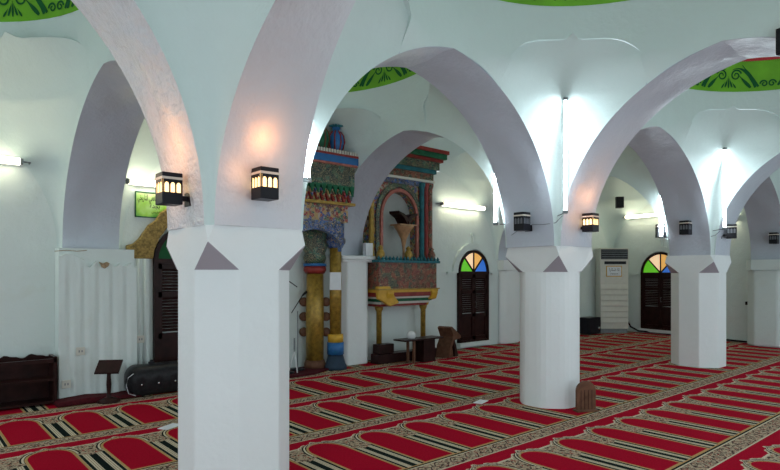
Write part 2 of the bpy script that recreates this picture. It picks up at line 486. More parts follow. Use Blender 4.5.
    mb.add(vs, [(j*n+k, j*n+(k+1) % n, (j+1)*n+(k+1) % n, (j+1)*n+k) for j in range(rows) for k in range(n)], 0, True)
    struct(mb.build('ceiling', M['plaster'], fix=False))
    # painted band
    def dome_pt(th, s, lift=0.004):      # s = height up the band
        al = math.asin(min(1, s/HD)); rr = math.cos(al)
        x, y = (hx-lift)*rr*math.cos(th), (hy-lift)*rr*math.sin(th)
        return (cx+x, cy+y, zb+s)
    def ring(s0, s1, lift, nseg=96, rowsn=5):
        v = [dome_pt(2*PI*k/nseg, s0+(s1-s0)*j/rowsn, lift) for j in range(rowsn+1) for k in range(nseg)]
        return v, [(j*nseg+k, j*nseg+(k+1) % nseg, (j+1)*nseg+(k+1) % nseg, (j+1)*nseg+k) for j in range(rowsn) for k in range(nseg)]
    band = MB(); v, f_ = ring(0.0, 0.40, 0.006); band.add(v, f_, 0, True)
    v, f_ = ring(0.40, 0.48, 0.010); band.add(v, f_, 1, True)
    # scrolls
    rad = (hx+hy)/2; NM = 10; per = 2*PI/NM
    def ribbon(pts, w0, w1):
        vs = []; n_ = len(pts)
        for i, (u, s) in enumerate(pts):
            a = pts[max(0, i-1)]; b = pts[min(n_-1, i+1)]; dx, dy = b[0]-a[0], b[1]-a[1]; L = math.hypot(dx, dy) or 1
            t = i/(n_-1); w = (w0+(w1-w0)*t)*(0.35+0.65*math.sin(PI*min(1, t*1.15+0.05)) if w0 > 0.012 else 1)
            nx, ny = -dy/L*w, dx/L*w
            vs += [(u+nx, s+ny), (u-nx, s-ny)]
        return vs
    def put(pts, w0, w1, th0, mir):
        r2 = ribbon(pts, w0, w1)
        V = [dome_pt(th0+(-u if mir else u)/rad, 0.03+max(0.0, s), 0.012) for u, s in r2]
        band.add(V, [(2*i, 2*i+2, 2*i+3, 2*i+1) for i in range(len(pts)-1)], 2, True)
    def spiral(cx_, cy_, r0, a0, turns, n_=26):
        return [(cx_+r0*(1-0.8*t)*math.cos(a0+turns*2*PI*t), cy_+r0*(1-0.8*t)*math.sin(a0+turns*2*PI*t)) for t in [i/n_ for i in range(n_+1)]]
    for q in range(NM):
        th0 = q*per+0.2
        for mir in (0, 1):
            put([(0.40-0.35*t, 0.03+0.25*math.sin(PI*t*0.62)) for t in [i/14 for i in range(15)]], 0.030, 0.010, th0, mir)
            put([(0.36-0.18*t, 0.02+0.30*t**0.7) for t in [i/10 for i in range(11)]], 0.034, 0.012, th0, mir)
            put([(0.30-0.16*t, 0.02+0.17*t) for t in [i/8 for i in range(9)]], 0.030, 0.01, th0, mir)
            put(spiral(0.10, 0.19, 0.075, 0.3, 1.5), 0.011, 0.008, th0, mir)
            put(spiral(0.47, 0.065, 0.05, PI, -1.3), 0.011, 0.008, th0, mir)
            put([(0.05-0.04*t, 0.03+0.12*t) for t in [i/6 for i in range(7)]], 0.016, 0.006, th0, mir)
            put([(0.10-0.05*t, 0.02+0.08*t) for t in [i/6 for i in range(7)]], 0.014, 0.006, th0, mir)
        put([(0.0, 0.02+0.16*t) for t in [i/6 for i in range(7)]], 0.014, 0.006, th0, 0)
    struct(band.build('trim_%d' % (ix*2+iy+1), [M['green'], M['red'], M['dgreen']], fix=False))
    # added fill lamp just below the made-up crown opening
    area('crown_fill', (cx, cy, zb+1.6), (0, 0, 0), 0.9, 0.9, CROWN_FILL_POWER)
bay(1, 0, 3.55, 3.85, {'Y-1': 3.42})
bay(2, 0, 3.68, 3.92)
bay(3, 0, 3.68, 3.95)
bay(0, 0, 3.85, 3.99, {'Y1': 3.02, 'X1': 3.62})
bay(0, 1, 3.73, 3.97, {'X-1': 3.55}, None, 0.24)
bay(1, 1, 3.74, 4.00, None, None, 0.24)
bay(2, 1, 3.74, 4.00, None, None, 0.24)
bay(3, 1, 3.74, 4.00, None, 14.12, 0.24)

# ---- wall piers
def pier(cx, label, half=0.33, yf=7.05, cap=False):
    t = empty('wall_pier', (cx, 7.4, 0), label=label, cat='pier', group='white piers on the back wall'); t['kind'] = 'thing'
    y0 = yf-7.4; y1 = -0.05
    c = 0.09
    poly = [(-half, y1), (-half, y0+c), (-half+c, y0), (half-c, y0), (half, y0+c), (half, y1)]
    m = MB(); m.prism(poly, 0, 1.64 if cap else 1.5, 'Z'); m.build('shaft', M['pillar'], t, bevel=0.02)
    if cap:
        m = MB()
        m.box((-half-0.05, y0-0.05, 1.64), (half+0.05, y1, 1.70)); m.box((-half-0.02, y0-0.02, 1.60), (half+0.02, y1, 1.64))
        m.build('capital', M['pillar'], t, bevel=0.012)
    else:
        m = MB(); m.box((-half-0.02, y0-0.01, 1.5), (half+0.02, y1, 1.70)); m.build('impost_block', M['pillar'], t)
    return t
pier(5.46, 'white wall pier with a moulded capital beside the painted gold columns', 0.28, cap=True)
pier(9.60, 'white wall pier partly hidden behind the wooden board pillar', 0.30, 7.2)

# left pier with draped plaster surface
t = empty('wall_pier', (1.75, 7.4, 0), label='wide rippled plaster wall pier left, scalloped top edge, between bookcase and carved door hood', cat='pier', group='white piers on the back wall'); t['kind'] = 'thing'
m = MB(); m.box((-0.37, -0.26, 0), (0.42, -0.05, 1.70)); m.build('shaft', M['wall'], t)
vs = []; nx = 96; zz = 24
for i in range(nx+1):
    u = i/nx; x = -0.38+0.82*u
    # scallops along the top
    sc = 1.545+0.05*abs(math.sin(PI*u*6.5))*-1 + 0.012*math.sin(u*31) if u > 0.32 else 1.60+0.03*math.sin(u*14)
    for j in range(zz+1):
        z = sc*j/zz
        rip = 0.006*math.sin(u*2*PI*5.5+0.5*math.sin(z*3))+0.0025*math.sin(u*2*PI*11+1+z)
        vs.append((x, -0.30-rip*(0.4+0.6*min(1, (1.6-z)*3 if z > 1.2 else 1)), z))
fs = [(i*(zz+1)+j, (i+1)*(zz+1)+j, (i+1)*(zz+1)+j+1, i*(zz+1)+j+1) for i in range(nx) for j in range(zz)]
nV = len(vs)
back = [(x, -0.255, z) for (x, y, z) in vs]
mm = MB(); mm.add(vs, fs, 0, True)
for i in range(nx):
    a_, b_ = vs[i*(zz+1)+zz], vs[(i+1)*(zz+1)+zz]
    mm.add([a_, b_, (b_[0], -0.25, b_[2]+0.01), (a_[0], -0.25, a_[2]+0.01)], [(0, 1, 2, 3)])
for i in (0, nx):
    c_ = [vs[i*(zz+1)], vs[i*(zz+1)+zz]]
    mm.add([c_[0], c_[1], (c_[1][0], -0.2, c_[1][2]), (c_[0][0], -0.2, 0)], [(0, 1, 2, 3)])
mm.build('rippled_plaster', M['wall'], t, fix=False)
for (u, z, w, h) in ((0.10, 1.515, 0.055, 0.05), (0.13, 1.49, 0.03, 0.03)):
    pass
m = MB(); pts = [(0.02, 1.55), (0.06, 1.53), (0.10, 1.55), (0.13, 1.535), (0.115, 1.50), (0.08, 1.475), (0.05, 1.49), (0.04, 1.52)]
m.prism(pts, -0.335, -0.30); m.build('bare_patch', M['earth'], t)
m = MB(); m.tube([(-0.42-0.02*0, -0.30, 1.66), (-0.30, -0.30, 1.672), (-0.2, -0.30, 1.665), (-0.1, -0.3, 1.678)], 0.004, 5); m.build('crack', M['earth'], t)

# end pier on the right wall
t = empty('wall_pier', (13.1, 3.6, 0), label='white pier on the right wall at the far right picture edge', cat='pier'); t['kind'] = 'thing'
m = MB(); m.prism([(0.1, 0.36), (-0.16, 0.36), (-0.3, 0.2), (-0.3, -0.2), (-0.16, -0.36), (0.1, -0.36)], 0, 1.5, 'Z'); m.build('shaft', M['wall'], t, bevel=0.03)
m = MB(); m.prism([(0.1, 0.36), (-0.2, 0.36), (-0.34, 0.24), (-0.34, -0.3), (-0.2, -0.36), (0.1, -0.36)], 1.5, 1.7, 'Z'); m.build('impost_block', M['wall'], t)

# ---- ribbed plaster strips beside the carved hood
t = empty('plaster_pilaster', (2.23, 7.28, 0), label='narrow ribbed plaster strip below the left tail of the carved hood', cat='pilaster'); t['kind'] = 'thing'
m = MB(); m.box((-0.17, -0.02, 0), (0.15, 0.07, 1.60)); m.build('backing', M['wall'], t)
for k in range(4):
    m = MB(); x = -0.13+k*0.075; m.tube([(x, -0.022, 0.25), (x, -0.022, 1.60)], 0.02, 10); m.build('rib', M['wall'], t)

# ------------------------------------------------------------------ carpet
def carpet_mat():
    m, nt, p = newmat('patterned_prayer_carpet')
    sep = nt.nodes.new('ShaderNodeSeparateXYZ'); nt.links.new(coords(nt), sep.inputs[0])
    X = E(nt, sep.outputs[0]); Y = E(nt, sep.outputs[1])
    P = 0.53
    n1 = E(nt, noise(nt, coords(nt), 34, 3, 0.6, 0.6).outputs[0])
    n2 = E(nt, noise(nt, coords(nt), 75, 2, 0.6).outputs[0])
    px = ((X/P).mod(1.0)-0.5)*P
    ax = px.abs()
    red = (0.34, 0.004, 0.020); gold = (0.44, 0.27, 0.11); cream = (0.56, 0.50, 0.36); dark = (0.006, 0.012, 0.011); brown = (0.15, 0.075, 0.05)
    ornate = ramp(nt, n1, [(0.0, (0.02, 0.012, 0.012)), (0.44, (0.08, 0.045, 0.035)), (0.48, (0.48, 0.40, 0.28)), (0.58, (0.38, 0.30, 0.20)), (0.62, (0.26, 0.02, 0.02))])
    # head of the niche
    t = ((Y-0.81)/0.22).mx(0.0).mn(1.0)
    hw = (1.0-t.pow(2.1)).mx(0.0).pow(0.48)*0.150
    d = ax-hw
    inside = d.lt(0.0)*Y.gt(0.125)*Y.lt(1.035)
    c = red
    crest = (px*(4*PI/P)).cos()*0.020+(px*(10*PI/P)).cos()*0.020+1.055
    hwo = (1.0-(((Y-0.81)/0.27).mx(0.0).mn(1.0)).pow(2.1)).mx(0.0).pow(0.48)*0.200
    near = ax.lt(hwo+0.03).mx(ax.gt(0.195)*Y.lt(1.0))
    c = mixc(nt, Y.between(0.70, 1.13)*Y.lt(crest+0.016)*ax.lt(hwo+0.046).mx(ax.gt(0.185)*Y.lt(1.02)), c, cream)
    c = mixc(nt, Y.between(0.70, 1.12)*Y.lt(crest)*near, c, ornate)
    st = Y.between(0.11, 0.81)
    cs = mixc(nt, ax.between(0.172, 0.196), cream, dark)
    cs = mixc(nt, ax.gt(0.238), cs, dark)
    cs = mixc(nt, ax.between(0.208, 0.212), cs, brown)
    cs = mixc(nt, ax.between(0.225, 0.229), cs, brown)
    upper = Y.gt(0.70+(1.0-ax*3.9)*0.12)
    c = mixc(nt, st*(1.0-upper), c, cs)
    c = mixc(nt, st*upper, c, ornate)
    # concentric outlines round the head
    headz = Y.gt(0.79)*Y.lt(1.095)
    dd = ax-hwo
    c = mixc(nt, dd.between(-0.030, 0.0)*headz, c, cream)
    c = mixc(nt, dd.between(-0.010, 0.003)*headz, c, dark)
    c = mixc(nt, dd.between(-0.038, -0.026)*headz, c, dark)
    c = mixc(nt, d.lt(0.020)*Y.gt(0.11)*Y.lt(1.055), c, gold)
    c = mixc(nt, inside, c, red)
    # borders
    c = mixc(nt, Y.lt(0.113), c, gold)
    c = mixc(nt, Y.lt(0.100), c, dark)
    c = mixc(nt, Y.lt(0.082), c, cream)
    c = mixc(nt, Y.lt(0.070), c, ornate)
    c = mixc(nt, Y.lt(-0.070), c, cream)
    med = ((X*(2*PI/0.17)).cos()*0.035+0.025)-(Y.abs())
    c = mixc(nt, med.between(-0.008, 0.006)*Y.abs().lt(0.066), c, (0.06, 0.03, 0.03))
    v = ramp(nt, n2, [(0.3, (0.80, 0.80, 0.80)), (0.7, (1.12, 1.12, 1.12))])
    mul = nt.nodes.new('ShaderNodeMix'); mul.data_type = 'RGBA'; mul.blend_type = 'MULTIPLY'; mul.inputs[0].default_value = 1
    nt.links.new(c, mul.inputs[6]); nt.links.new(v, mul.inputs[7])
    nt.links.new(mul.outputs[2], p.inputs['Base Color'])
    p.inputs['Roughness'].default_value = 0.95; p.inputs['Specular IOR Level'].default_value = 0.03
    bump(nt, p, n2, 0.3, 0.004)
    return m
M['carpet'] = carpet_mat()
def right_end(y):
    if y < 3.7: return 12.98
    if y < 5.6: return 13.2+(y-3.7)*0.263
    return 13.7+(y-5.6)*0.13
rows = [0.42, 1.68, 2.94, 4.20, 5.46, 6.72]
lab = ['carpet row nearest the camera, cut by the bottom right corner', 'second carpet row from the camera, in front of the wooden board', 'carpet row under the pillars',
       'carpet row just behind the pillars', 'carpet row next to last before the back wall', 'narrow carpet strip along the back wall']
for y, l in zip(rows, lab):
    ye = y+1.26-0.083 if y < 6.7 else 7.33
    y0, y1 = y-0.083, ye
    off = {0.42: 0.33, 1.68: 0.306, 2.94: 0.25, 4.20: 0.12, 5.46: 0.086, 6.72: 0.06}[y]
    r0, r1 = right_end(y0)-0.03, right_end(y1)-0.05
    o_x = -2.12+off
    m = MB(); n = 24
    poly = [(-2.05-o_x, y0-y), (r0-o_x, y0-y), (r1-o_x, y1-y), (-2.05-o_x, y1-y)]
    m.prism(poly, -0.02, 0.0, 'Z')
    o = m.build('prayer_carpet', M['carpet'], loc=(o_x, y, 0.0))
    tag(o, 'red '+l, 'carpet', 'rows of red prayer carpet')

# ------------------------------------------------------------------ fluorescent lamps
def vtube(cx, cy, sx, sy, z0, z1, label, dist=0.19, brk=True):
    """vertical tube in the corner hollow; sx,sy point from the pillar into the bay"""
    px, py = cx+sx*(TH+dist), cy+sy*(TH+dist)
    ang = math.atan2(sy, sx)
    t = empty('fluorescent_lamp', (px, py, z0), ang, label, 'lamp', 'upright tube lights in the arch corners')
    L = z1-z0
    m = MB(); m.box((-0.032, -0.008, 0), (-0.018, 0.008, L)); m.build('batten', M['white'], t)
    m = MB(); m.lathe([(0.013, 0.03), (0.013, L-0.03)], (0.012, 0, 0), 12); m.build('tube', M['tube_cool'], t)
    for z in (0.0, L-0.03):
        m = MB(); m.box((-0.02, -0.02, z), (0.03, 0.02, z+0.03)); m.build('end_cap', M['greyp'], t)
    for z in (0.01, L-0.02):
        m = MB(); m.tube([(-0.04, 0, z), (-0.04-dist*1.1, 0, z)], 0.006, 6); m.build('bracket', M['greyp'], t)
vtube(GX[2], GY[1], -1, -1, 1.99, 3.10, 'upright tube light above the pillar with the wooden board', 0.26)
vtube(GX[3], GY[1], -1, -1, 2.05, 3.22, 'upright tube light above the farthest right pillar', 0.26)
vtube(GX[1], GY[1], 1, -1, 2.02, 2.80, 'upright tube light hidden behind the edge of the nearest arch', 0.045)
vtube(GX[2], GY[1], -1, 1, 1.95, 3.0, 'upright tube light behind the left edge of the wooden board pillar', 0.10)
vtube(GX[3], GY[1], -1, 1, 1.98, 3.0, 'upright tube light behind the left edge of the farthest right pillar', 0.10)

def htube(p0, p1, label, outn, mat='tube_warm'):
    p0 = Vector(p0); p1 = Vector(p1); d = p1-p0; L = d.length
    t = empty('fluorescent_lamp', p0, math.atan2(d.y, d.x), label, 'lamp', 'horizontal tube lights on the walls')
    s = outn                                    # local +-y side that faces the room
    m = MB(); m.box((0, 0.0, -0.035), (L, s*-0.05, 0.035)); m.build('batten', M['white'], t)
    m = MB(); m.tube([(0.03, s*0.04, 0), (L-0.03, s*0.05, 0)], 0.036, 12); m.build('tube', M[mat], t)
    for x in (0.0, L-0.03):
        m = MB(); m.box((x, s*-0.01, -0.03), (x+0.03, s*0.07, 0.03)); m.build('end_cap', M['greyp'], t)
    m = MB(); m.tube([(0.0, s*0.03, 0), (-0.07, s*0.03, 0), (-0.07, s*-0.05, 0)], 0.008, 6); m.build('bracket', M['greyp'], t)
htube((7.56, 7.29, 2.70), (8.76, 7.29, 2.66), 'lit tube light on the back wall between the carved balcony and the pillar', -1)
htube((1.06, 7.29, 2.62), (-0.14, 7.29, 2.62), 'lit tube light at the far left picture edge above the bookcase', 1)
htube((2.12, 7.29, 2.53), (3.3, 7.29, 2.51), 'tube light above the green sign, half hidden behind the arch', -1)
htube((13.78, 6.9, 2.83), (13.68, 5.86, 2.81), 'lit tube light on the right wall above the far right shuttered door', -1)
htube((13.52, 5.2, 2.58), (13.27, 4.25, 2.55), 'tube light on the right wall, partly hidden behind the farthest right arch', -1)

# ------------------------------------------------------------------ black lanterns
def lantern_proto(lit):
    """local frame: mount at origin on a wall whose outward normal is -Y"""
    w, d, h = 0.062, 0.062, 0.17
    t = empty('wall_lantern')
    cy = -0.125
    m = MB(); m.box((-w, cy-d, 0), (w, cy+d, 0.072)); m.box((-w, cy-d, 0.155), (w, cy+d, h+0.022)); 
    for sx in (-1, 1):
        for sy in (-1, 1): m.box((sx*w-0.009*(sx > 0)-0.0*(1), cy+sy*d-0.009*(sy > 0), 0.07), (sx*w+0.009*(sx < 0), cy+sy*d+0.009*(sy < 0), 0.157))
    m.build('body', M['black'], t, bevel=0.004)
    m = MB(); m.box((-w-0.002, cy-d-0.002, 0.150), (w+0.002, cy+d+0.002, 0.165)); m.build('band', M['goldband'], t)
    gm = M['amber'] if lit else M['amber_off']
    m = MB(); m.box((-w+0.006, cy-d+0.006, 0.066), (w-0.006, cy+d-0.006, 0.152)); m.build('light_box', gm, t)
    # black arcade in front of the glow: arched openings
    m = MB()
    for face in range(4):
        a = face*PI/2; R = Matrix.Rotation(a, 3, 'Z')
        for k in range(3):
            x0 = -w+0.008+k*(2*w-0.016)/3; x1 = x0+(2*w-0.016)/3; cxk = (x0+x1)/2; r = 0.013
            arc = [(cxk+r*math.cos(PI-PI*i/8), 0.115+r*1.3*math.sin(PI*i/8)) for i in range(9)]
            poly = [(x0, 0.075), (cxk-r, 0.075)]+arc+[(cxk+r, 0.075), (x1, 0.075), (x1, 0.155), (x0, 0.155)]
            n = len(poly); v = []
            for yy in (-d-0.0005, -d+0.004):
                for (px, pz) in poly:
                    q = R@Vector((px, yy, 0)); v.append((q.x, q.y+cy, pz))
            # upper part between arcs as quad strips
            fs = []
            top = [(x0+(x1-x0)*i/8, 0.155) for i in range(9)]
            vv = []
            for i in range(9):
                for pt in (arc[i], top[i]):
                    q = R@Vector((pt[0], -d-0.0005, 0)); vv.append((q.x, q.y+cy, pt[1]))
            m.add(vv, [(2*i, 2*i+2, 2*i+3, 2*i+1) for i in range(8)])
            for xa, xb in ((x0, cxk-r), (cxk+r, x1)):
                q = [R@Vector((xx, -d-0.0005, 0)) for xx in (xa, xb)]
                m.add([(q[0].x, q[0].y+cy, 0.07), (q[1].x, q[1].y+cy, 0.07), (q[1].x, q[1].y+cy, 0.155), (q[0].x, q[0].y+cy, 0.155)], [(0, 1, 2, 3)])
    m.build('window_tracery', M['black'], t, fix=False)
    m = MB(); m.box((-0.022, cy+d-0.002, 0.03), (0.022, -0.012, 0.06)); m.box((-0.045, -0.014, 0.0), (0.045, 0, 0.085)); m.build('wall_mount', M['black'], t, bevel=0.003)
    return t
protos = {}
def lantern(loc, ang, lit, label, sc=1.0):
    if lit not in protos: protos[lit] = lantern_proto(lit); t = protos[lit]
    else: t = copy_tree(protos[lit])
    t.location = loc; t.rotation_euler.z = ang; t.scale = (sc,)*3
    tag(t, label, 'wall lamp', 'black box lanterns on the arches')
    if lit:
        l = bpy.data.lights.new('lantern_glow', 'POINT'); l.energy = 1.1; l.color = (1.0, 0.40, 0.14); l.shadow_soft_size = 0.09
        o = bpy.data.objects.new('lantern_glow', l); COL.objects.link(o); o.parent = t; o.location = (0, -0.22, 0.33)
        l2 = o.copy(); COL.objects.link(l2); l2.parent = t; l2.location = (0, -0.05, 0.13) if False else (-0.16, -0.17, 0.14)
        l2.data = l.copy(); l2.data.energy = 0.35
lantern((1.72, 3.27, 1.86), 0.0, True, 'lit black lantern facing the camera on the right face of the nearest arch')
lantern((1.405, 3.54, 1.83), -PI/2, True, 'lit black lantern on the left side of the nearest pillar, before the green sign')
lantern((5.08, 3.6, 1.86), -PI/2, False, 'unlit black lantern on the left face above the wooden board pillar', 1.0)
lantern((5.50, 3.26, 1.85), 0.0, True, 'lit black lantern on the right face above the wooden board pillar', 1.0)
lantern((9.20, 3.6, 2.01), -PI/2, False, 'unlit black lantern on the left face above the farthest right pillar', 1.1)
lantern((9.50, 3.26, 1.95), 0.3, False, 'unlit black lantern on the right face above the farthest right pillar', 1.1)
lantern((9.35, 3.95, 2.00), -PI/2-0.9, False, 'unlit black lantern peeking out behind the farthest right pillar, on its left', 1.1)
lantern((12.90, 3.45, 2.00), -PI/2, False, 'unlit black lantern on the right wall at the picture edge', 1.1)

# black loudspeakers
def speaker(loc, ang, label, w=0.19, h=0.27, tilt=0.0):
    t = empty('loudspeaker', loc, ang, label, 'speaker', 'small black loudspeakers')
    m = MB(); m.prism([(-w/2, 0), (w/2, 0), (w*0.36, w*0.75), (-w*0.36, w*0.75)], 0, h, 'Z'); m.build('cabinet', M['black'], t, bevel=0.008)
    m = MB(); m.box((-w/2+0.01, -0.012, 0.01), (w/2-0.01, 0.0, h-0.01)); m.build('grille', M['greyp'] if False else M['leather'], t)
    m = MB(); m.tube([(0, w*0.7, h*0.4), (0, w*0.7+0.12, h*0.4)], 0.012, 8); m.build('bracket', M['black'], t)
speaker((13.30, 6.80, 3.03), -0.75, 'black loudspeaker high in the far corner above the air conditioner')
speaker((5.02, 1.28, 3.06), -PI/2-0.2, 'black loudspeaker cut by the upper right picture edge', 0.15, 0.2)

# thin cable between lantern and tube on the wooden board pillar
def cable(pts, r, label, grp='thin wires on the plaster', mat='greyp'):
    m = MB(); m.tube(pts, r, 5); o = m.build('cable', M[mat]); tag(o, label, 'cable', grp); return o
cable([(5.06, 3.55, 1.93), (5.055, 3.40, 1.92), (5.08, 3.28, 1.93), (5.03, 3.17, 1.99)], 0.004, 'thin wire from the unlit lantern to the upright tube above the wooden board pillar')
cable([(5.12, 3.92, 1.80), (5.06, 3.80, 1.84), (5.055, 3.68, 1.90)], 0.004, 'thin wire running left from the unlit lantern of the wooden board pillar')
cable([(9.19, 3.5, 1.98), (9.19, 3.32, 1.97), (9.24, 3.25, 1.99), (9.15, 3.16, 2.04)], 0.005, 'thin wire between the lantern and upright tube above the farthest right pillar')

# ------------------------------------------------------------------ doors
def arched(hw, h, n=20, e=0.0):
    """arched outline: springing at h-hw"""
    return [(hw*math.cos(PI*i/n), h-hw+hw*math.sin(PI*i/n)) for i in range(n+1)]
def shutter_door(name, loc, rz, w, h, cols, label=None, hood=True):
    t = empty(name, loc, rz); struct(t)
    hw = w/2; zs = h-hw
    # frame
    n = 24
    out = [(hw*math.cos(PI*i/n), zs+hw*math.sin(PI*i/n)) for i in range(n+1)]
    inn = [((hw-0.05)*math.cos(PI*i/n), zs+(hw-0.05)*math.sin(PI*i/n)) for i in range(n+1)]
    m = MB(); vs = []
    full_o = [(hw, 0.0)]+out+[(-hw, 0.0)]; full_i = [(hw-0.05, 0.0)]+inn+[(-hw+0.05, 0.0)]
    k = len(full_o)
    for y in (-0.05, 0.02):
        vs += [(x, y, z) for x, z in full_o]+[(x, y, z) for x, z in full_i]
    fs = []
    for i in range(k-1):
        fs += [(i, i+1, k+i+1, k+i), (2*k+i, 3*k+i, 3*k+i+1, 2*k+i+1), (i, 2*k+i, 2*k+i+1, i+1), (k+i, k+i+1, 3*k+i+1, 3*k+i)]
    m.add(vs, fs); m.box((-hw, -0.055, zs-0.03), (hw, 0.02, zs+0.03)); m.box((-hw, -0.05, 0), (hw, 0.02, 0.04))
    m.build('door_frame', M['wood'], t)
    # leaves with louvres
    for s in (-1, 1):
        m = MB(); x0, x1 = (0.004, hw-0.05) if s > 0 else (-hw+0.05, -0.004)
        st = 0.05
        m.box((x0, -0.04, 0.04), (x0+st, -0.01, zs-0.03)); m.box((x1-st, -0.04, 0.04), (x1, -0.01, zs-0.03))
        for zz_ in (0.04, (zs)*0.36, zs*0.7, zs-0.03-0.07): m.box((x0, -0.04, zz_), (x1, -0.01, zz_+0.07))
        m.box((x0, -0.018, 0.05), (x1, -0.008, zs*0.36))
        z = zs*0.36+0.09
        while z < zs-0.1:
            m.add([(x0+st, -0.036, z), (x1-st, -0.036, z), (x1-st, -0.012, z+0.03), (x0+st, -0.012, z+0.03), (x0+st, -0.030, z-0.004), (x1-st, -0.030, z-0.004)], [(0, 1, 2, 3), (0, 4, 5, 1), (4, 3, 2, 5)])
            z += 0.04
        lf = m.build('leaf', M['wood'], t)
        if s > 0:
            m = MB(); m.tube([(0.03, -0.04, zs*0.5), (0.03, -0.075, zs*0.5), (0.03, -0.075, zs*0.5+0.10), (0.03, -0.04, zs*0.5+0.10)], 0.008, 6); m.build('door_handle', M['greyp'], lf)
    # fanlight: coloured wedges
    r = hw-0.05; nw = len(cols)
    for q, c in enumerate(cols):
        a0, a1 = PI-PI*q/nw, PI-PI*(q+1)/nw
        pts = [(0, zs+0.02)]+[(r*math.cos(a0+(a1-a0)*i/8), zs+0.03+(r-0.0)*math.sin(a0+(a1-a0)*i/8)*0.99) for i in range(9)]
        m = MB(); m.prism(pts, -0.02, -0.005); m.build('fanlight_pane', M[c], t)
    m = MB()
    for q in range(1, nw):
        a = PI-PI*q/nw; m.tube([(0, -0.03, zs+0.02), (r*math.cos(a), -0.03, zs+0.03+r*math.sin(a))], 0.016, 6)
    m.build('glazing_bar', M['wood'], t)
    if hood:
        m = MB(); r0, r1 = hw+0.02, hw+0.14
        pts = []
        for i in range(n+1):
            a = PI*i/n; pts.append((a, r0, r1))
        vs = []
        for y in (-0.045, 0.02):
            vs += [(r0*math.cos(a), y, zs+r0*math.sin(a)) for a, *_ in pts]
            vs += [((r1+0.012*math.sin(a*22))*math.cos(a), y, zs+(r1+0.012*math.sin(a*22))*math.sin(a)) for a, *_ in pts]
        k = n+1; fs = []
        for i in range(n): fs += [(i, i+1, k+i+1, k+i), (2*k+i, 3*k+i, 3*k+i+1, 2*k+i+1), (i, 2*k+i, 2*k+i+1, i+1), (k+i, k+i+1, 3*k+i+1, 3*k+i)]
        m.add(vs, fs)
        for i in range(2*n):
            a = PI*(i+0.5)/(2*n); rr = (r0+r1)/2
            m.lathe([(0.018, -0.0), (0.0, 0.014)], (0, 0, 0), 6) if False else None
        m.box((-0.03, -0.045, zs+r1), (0.03, 0.02, zs+r1+0.16)); m.box((-0.055, -0.045, zs+r1+0.14), (0.055, 0.02, zs+r1+0.19))
        m.build('plaster_hood', M['wall'], t)
        m = MB(); m.box((-hw-0.10, -0.05, zs-0.03), (-hw-0.3, 0.02, zs+0.02)); m.box((hw+0.10, -0.05, zs-0.03), (hw+0.3, 0.02, zs+0.02)); m.build('string_course', M['wall'], t)
    m = MB(); m.box((-hw-0.02, -0.10, -0.07), (hw+0.02, 0.02, 0.0)); m.build('threshold', M['wall'], t)
    return t
shutter_door('door_1', (8.51, YQ-0.01, 0.11), 0, 0.88, 1.77, ['g_green', 'g_cream', 'g_orange', 'g_blue'])
# end wall door (wall direction from (13.08,3.7) to (13.75,6.2))
wd = math.atan2(0.9, 0.15)
def endpt(y): return (13.7+(y-5.6)*0.15/0.9, y)
ex, ey = endpt(6.02)
shutter_door('door_2', (ex-0.01, ey, 0.1), wd+PI, 1.02, 1.84, ['g_green', 'g_cream', 'g_orange', 'g_blue'])
# left door under the carved hood
t = shutter_door('door_3', (2.93, YQ-0.01, 0.05), 0, 0.95, 2.0, ['dgreen', 'navy', 'g_red', 'g_green'], hood=False)
t = empty('carved_door_hood', (2.93, YQ, 0), label='ochre carved plaster hood stepping over the left door', cat='door hood')
def hoodpoly(s):
    return [(s*0.80, 1.60), (s*0.80, 1.76), (s*0.72, 1.78), (s*0.66, 1.84), (s*0.60, 1.93), (s*0.54, 2.02), (s*0.46, 2.08), (s*0.40, 2.18), (s*0.28, 2.27), (0, 2.36), (0, 2.16), (s*0.2, 2.10), (s*0.32, 2.0), (s*0.42, 1.86), (s*0.48, 1.72), (s*0.50, 1.60)]
for s in (-1, 1):
    m = MB(); m.prism([(x, z) for x, z in hoodpoly(s)], -0.10, 0.0); m.build('carved_band', M['goldp'], t, bevel=0.012)

# ------------------------------------------------------------------ left side furniture
t = empty('bookcase', (0.55, 7.02, 0), label='low dark wooden bookcase with a wavy top edge at the left picture edge', cat='bookcase')
xl, xr = -0.9, 0.79
m = MB(); m.box((xl, 0.26, 0.02), (xr, 0.29, 0.50)); m.build('back_panel', M['wood'], t)
for x in (xl, xr-0.035):
    m = MB(); m.box((x, 0.0, 0), (x+0.035, 0.26, 0.52)); m.build('side_panel', M['wood'], t, bevel=0.004)
for z in (0.02, 0.26): 
    m = MB(); m.box((xl+0.035, 0.01, z), (xr-0.035, 0.26, z+0.025)); m.build('shelf', M['wood'], t)
pts = [(xl, 0.47)]+[(xl+(xr-xl)*i/60, 0.52+0.016*math.sin(i/60*2*PI*7)+0.008*math.sin(i/60*2*PI*14)) for i in range(61)]+[(xr, 0.47)]
m = MB(); m.prism(pts, 0.235, 0.262); m.prism([(xl, 0.46), (xl, 0.50), (xr, 0.50), (xr, 0.46)], 0.0, 0.03); m.build('scalloped_crest', M['wood'], t)

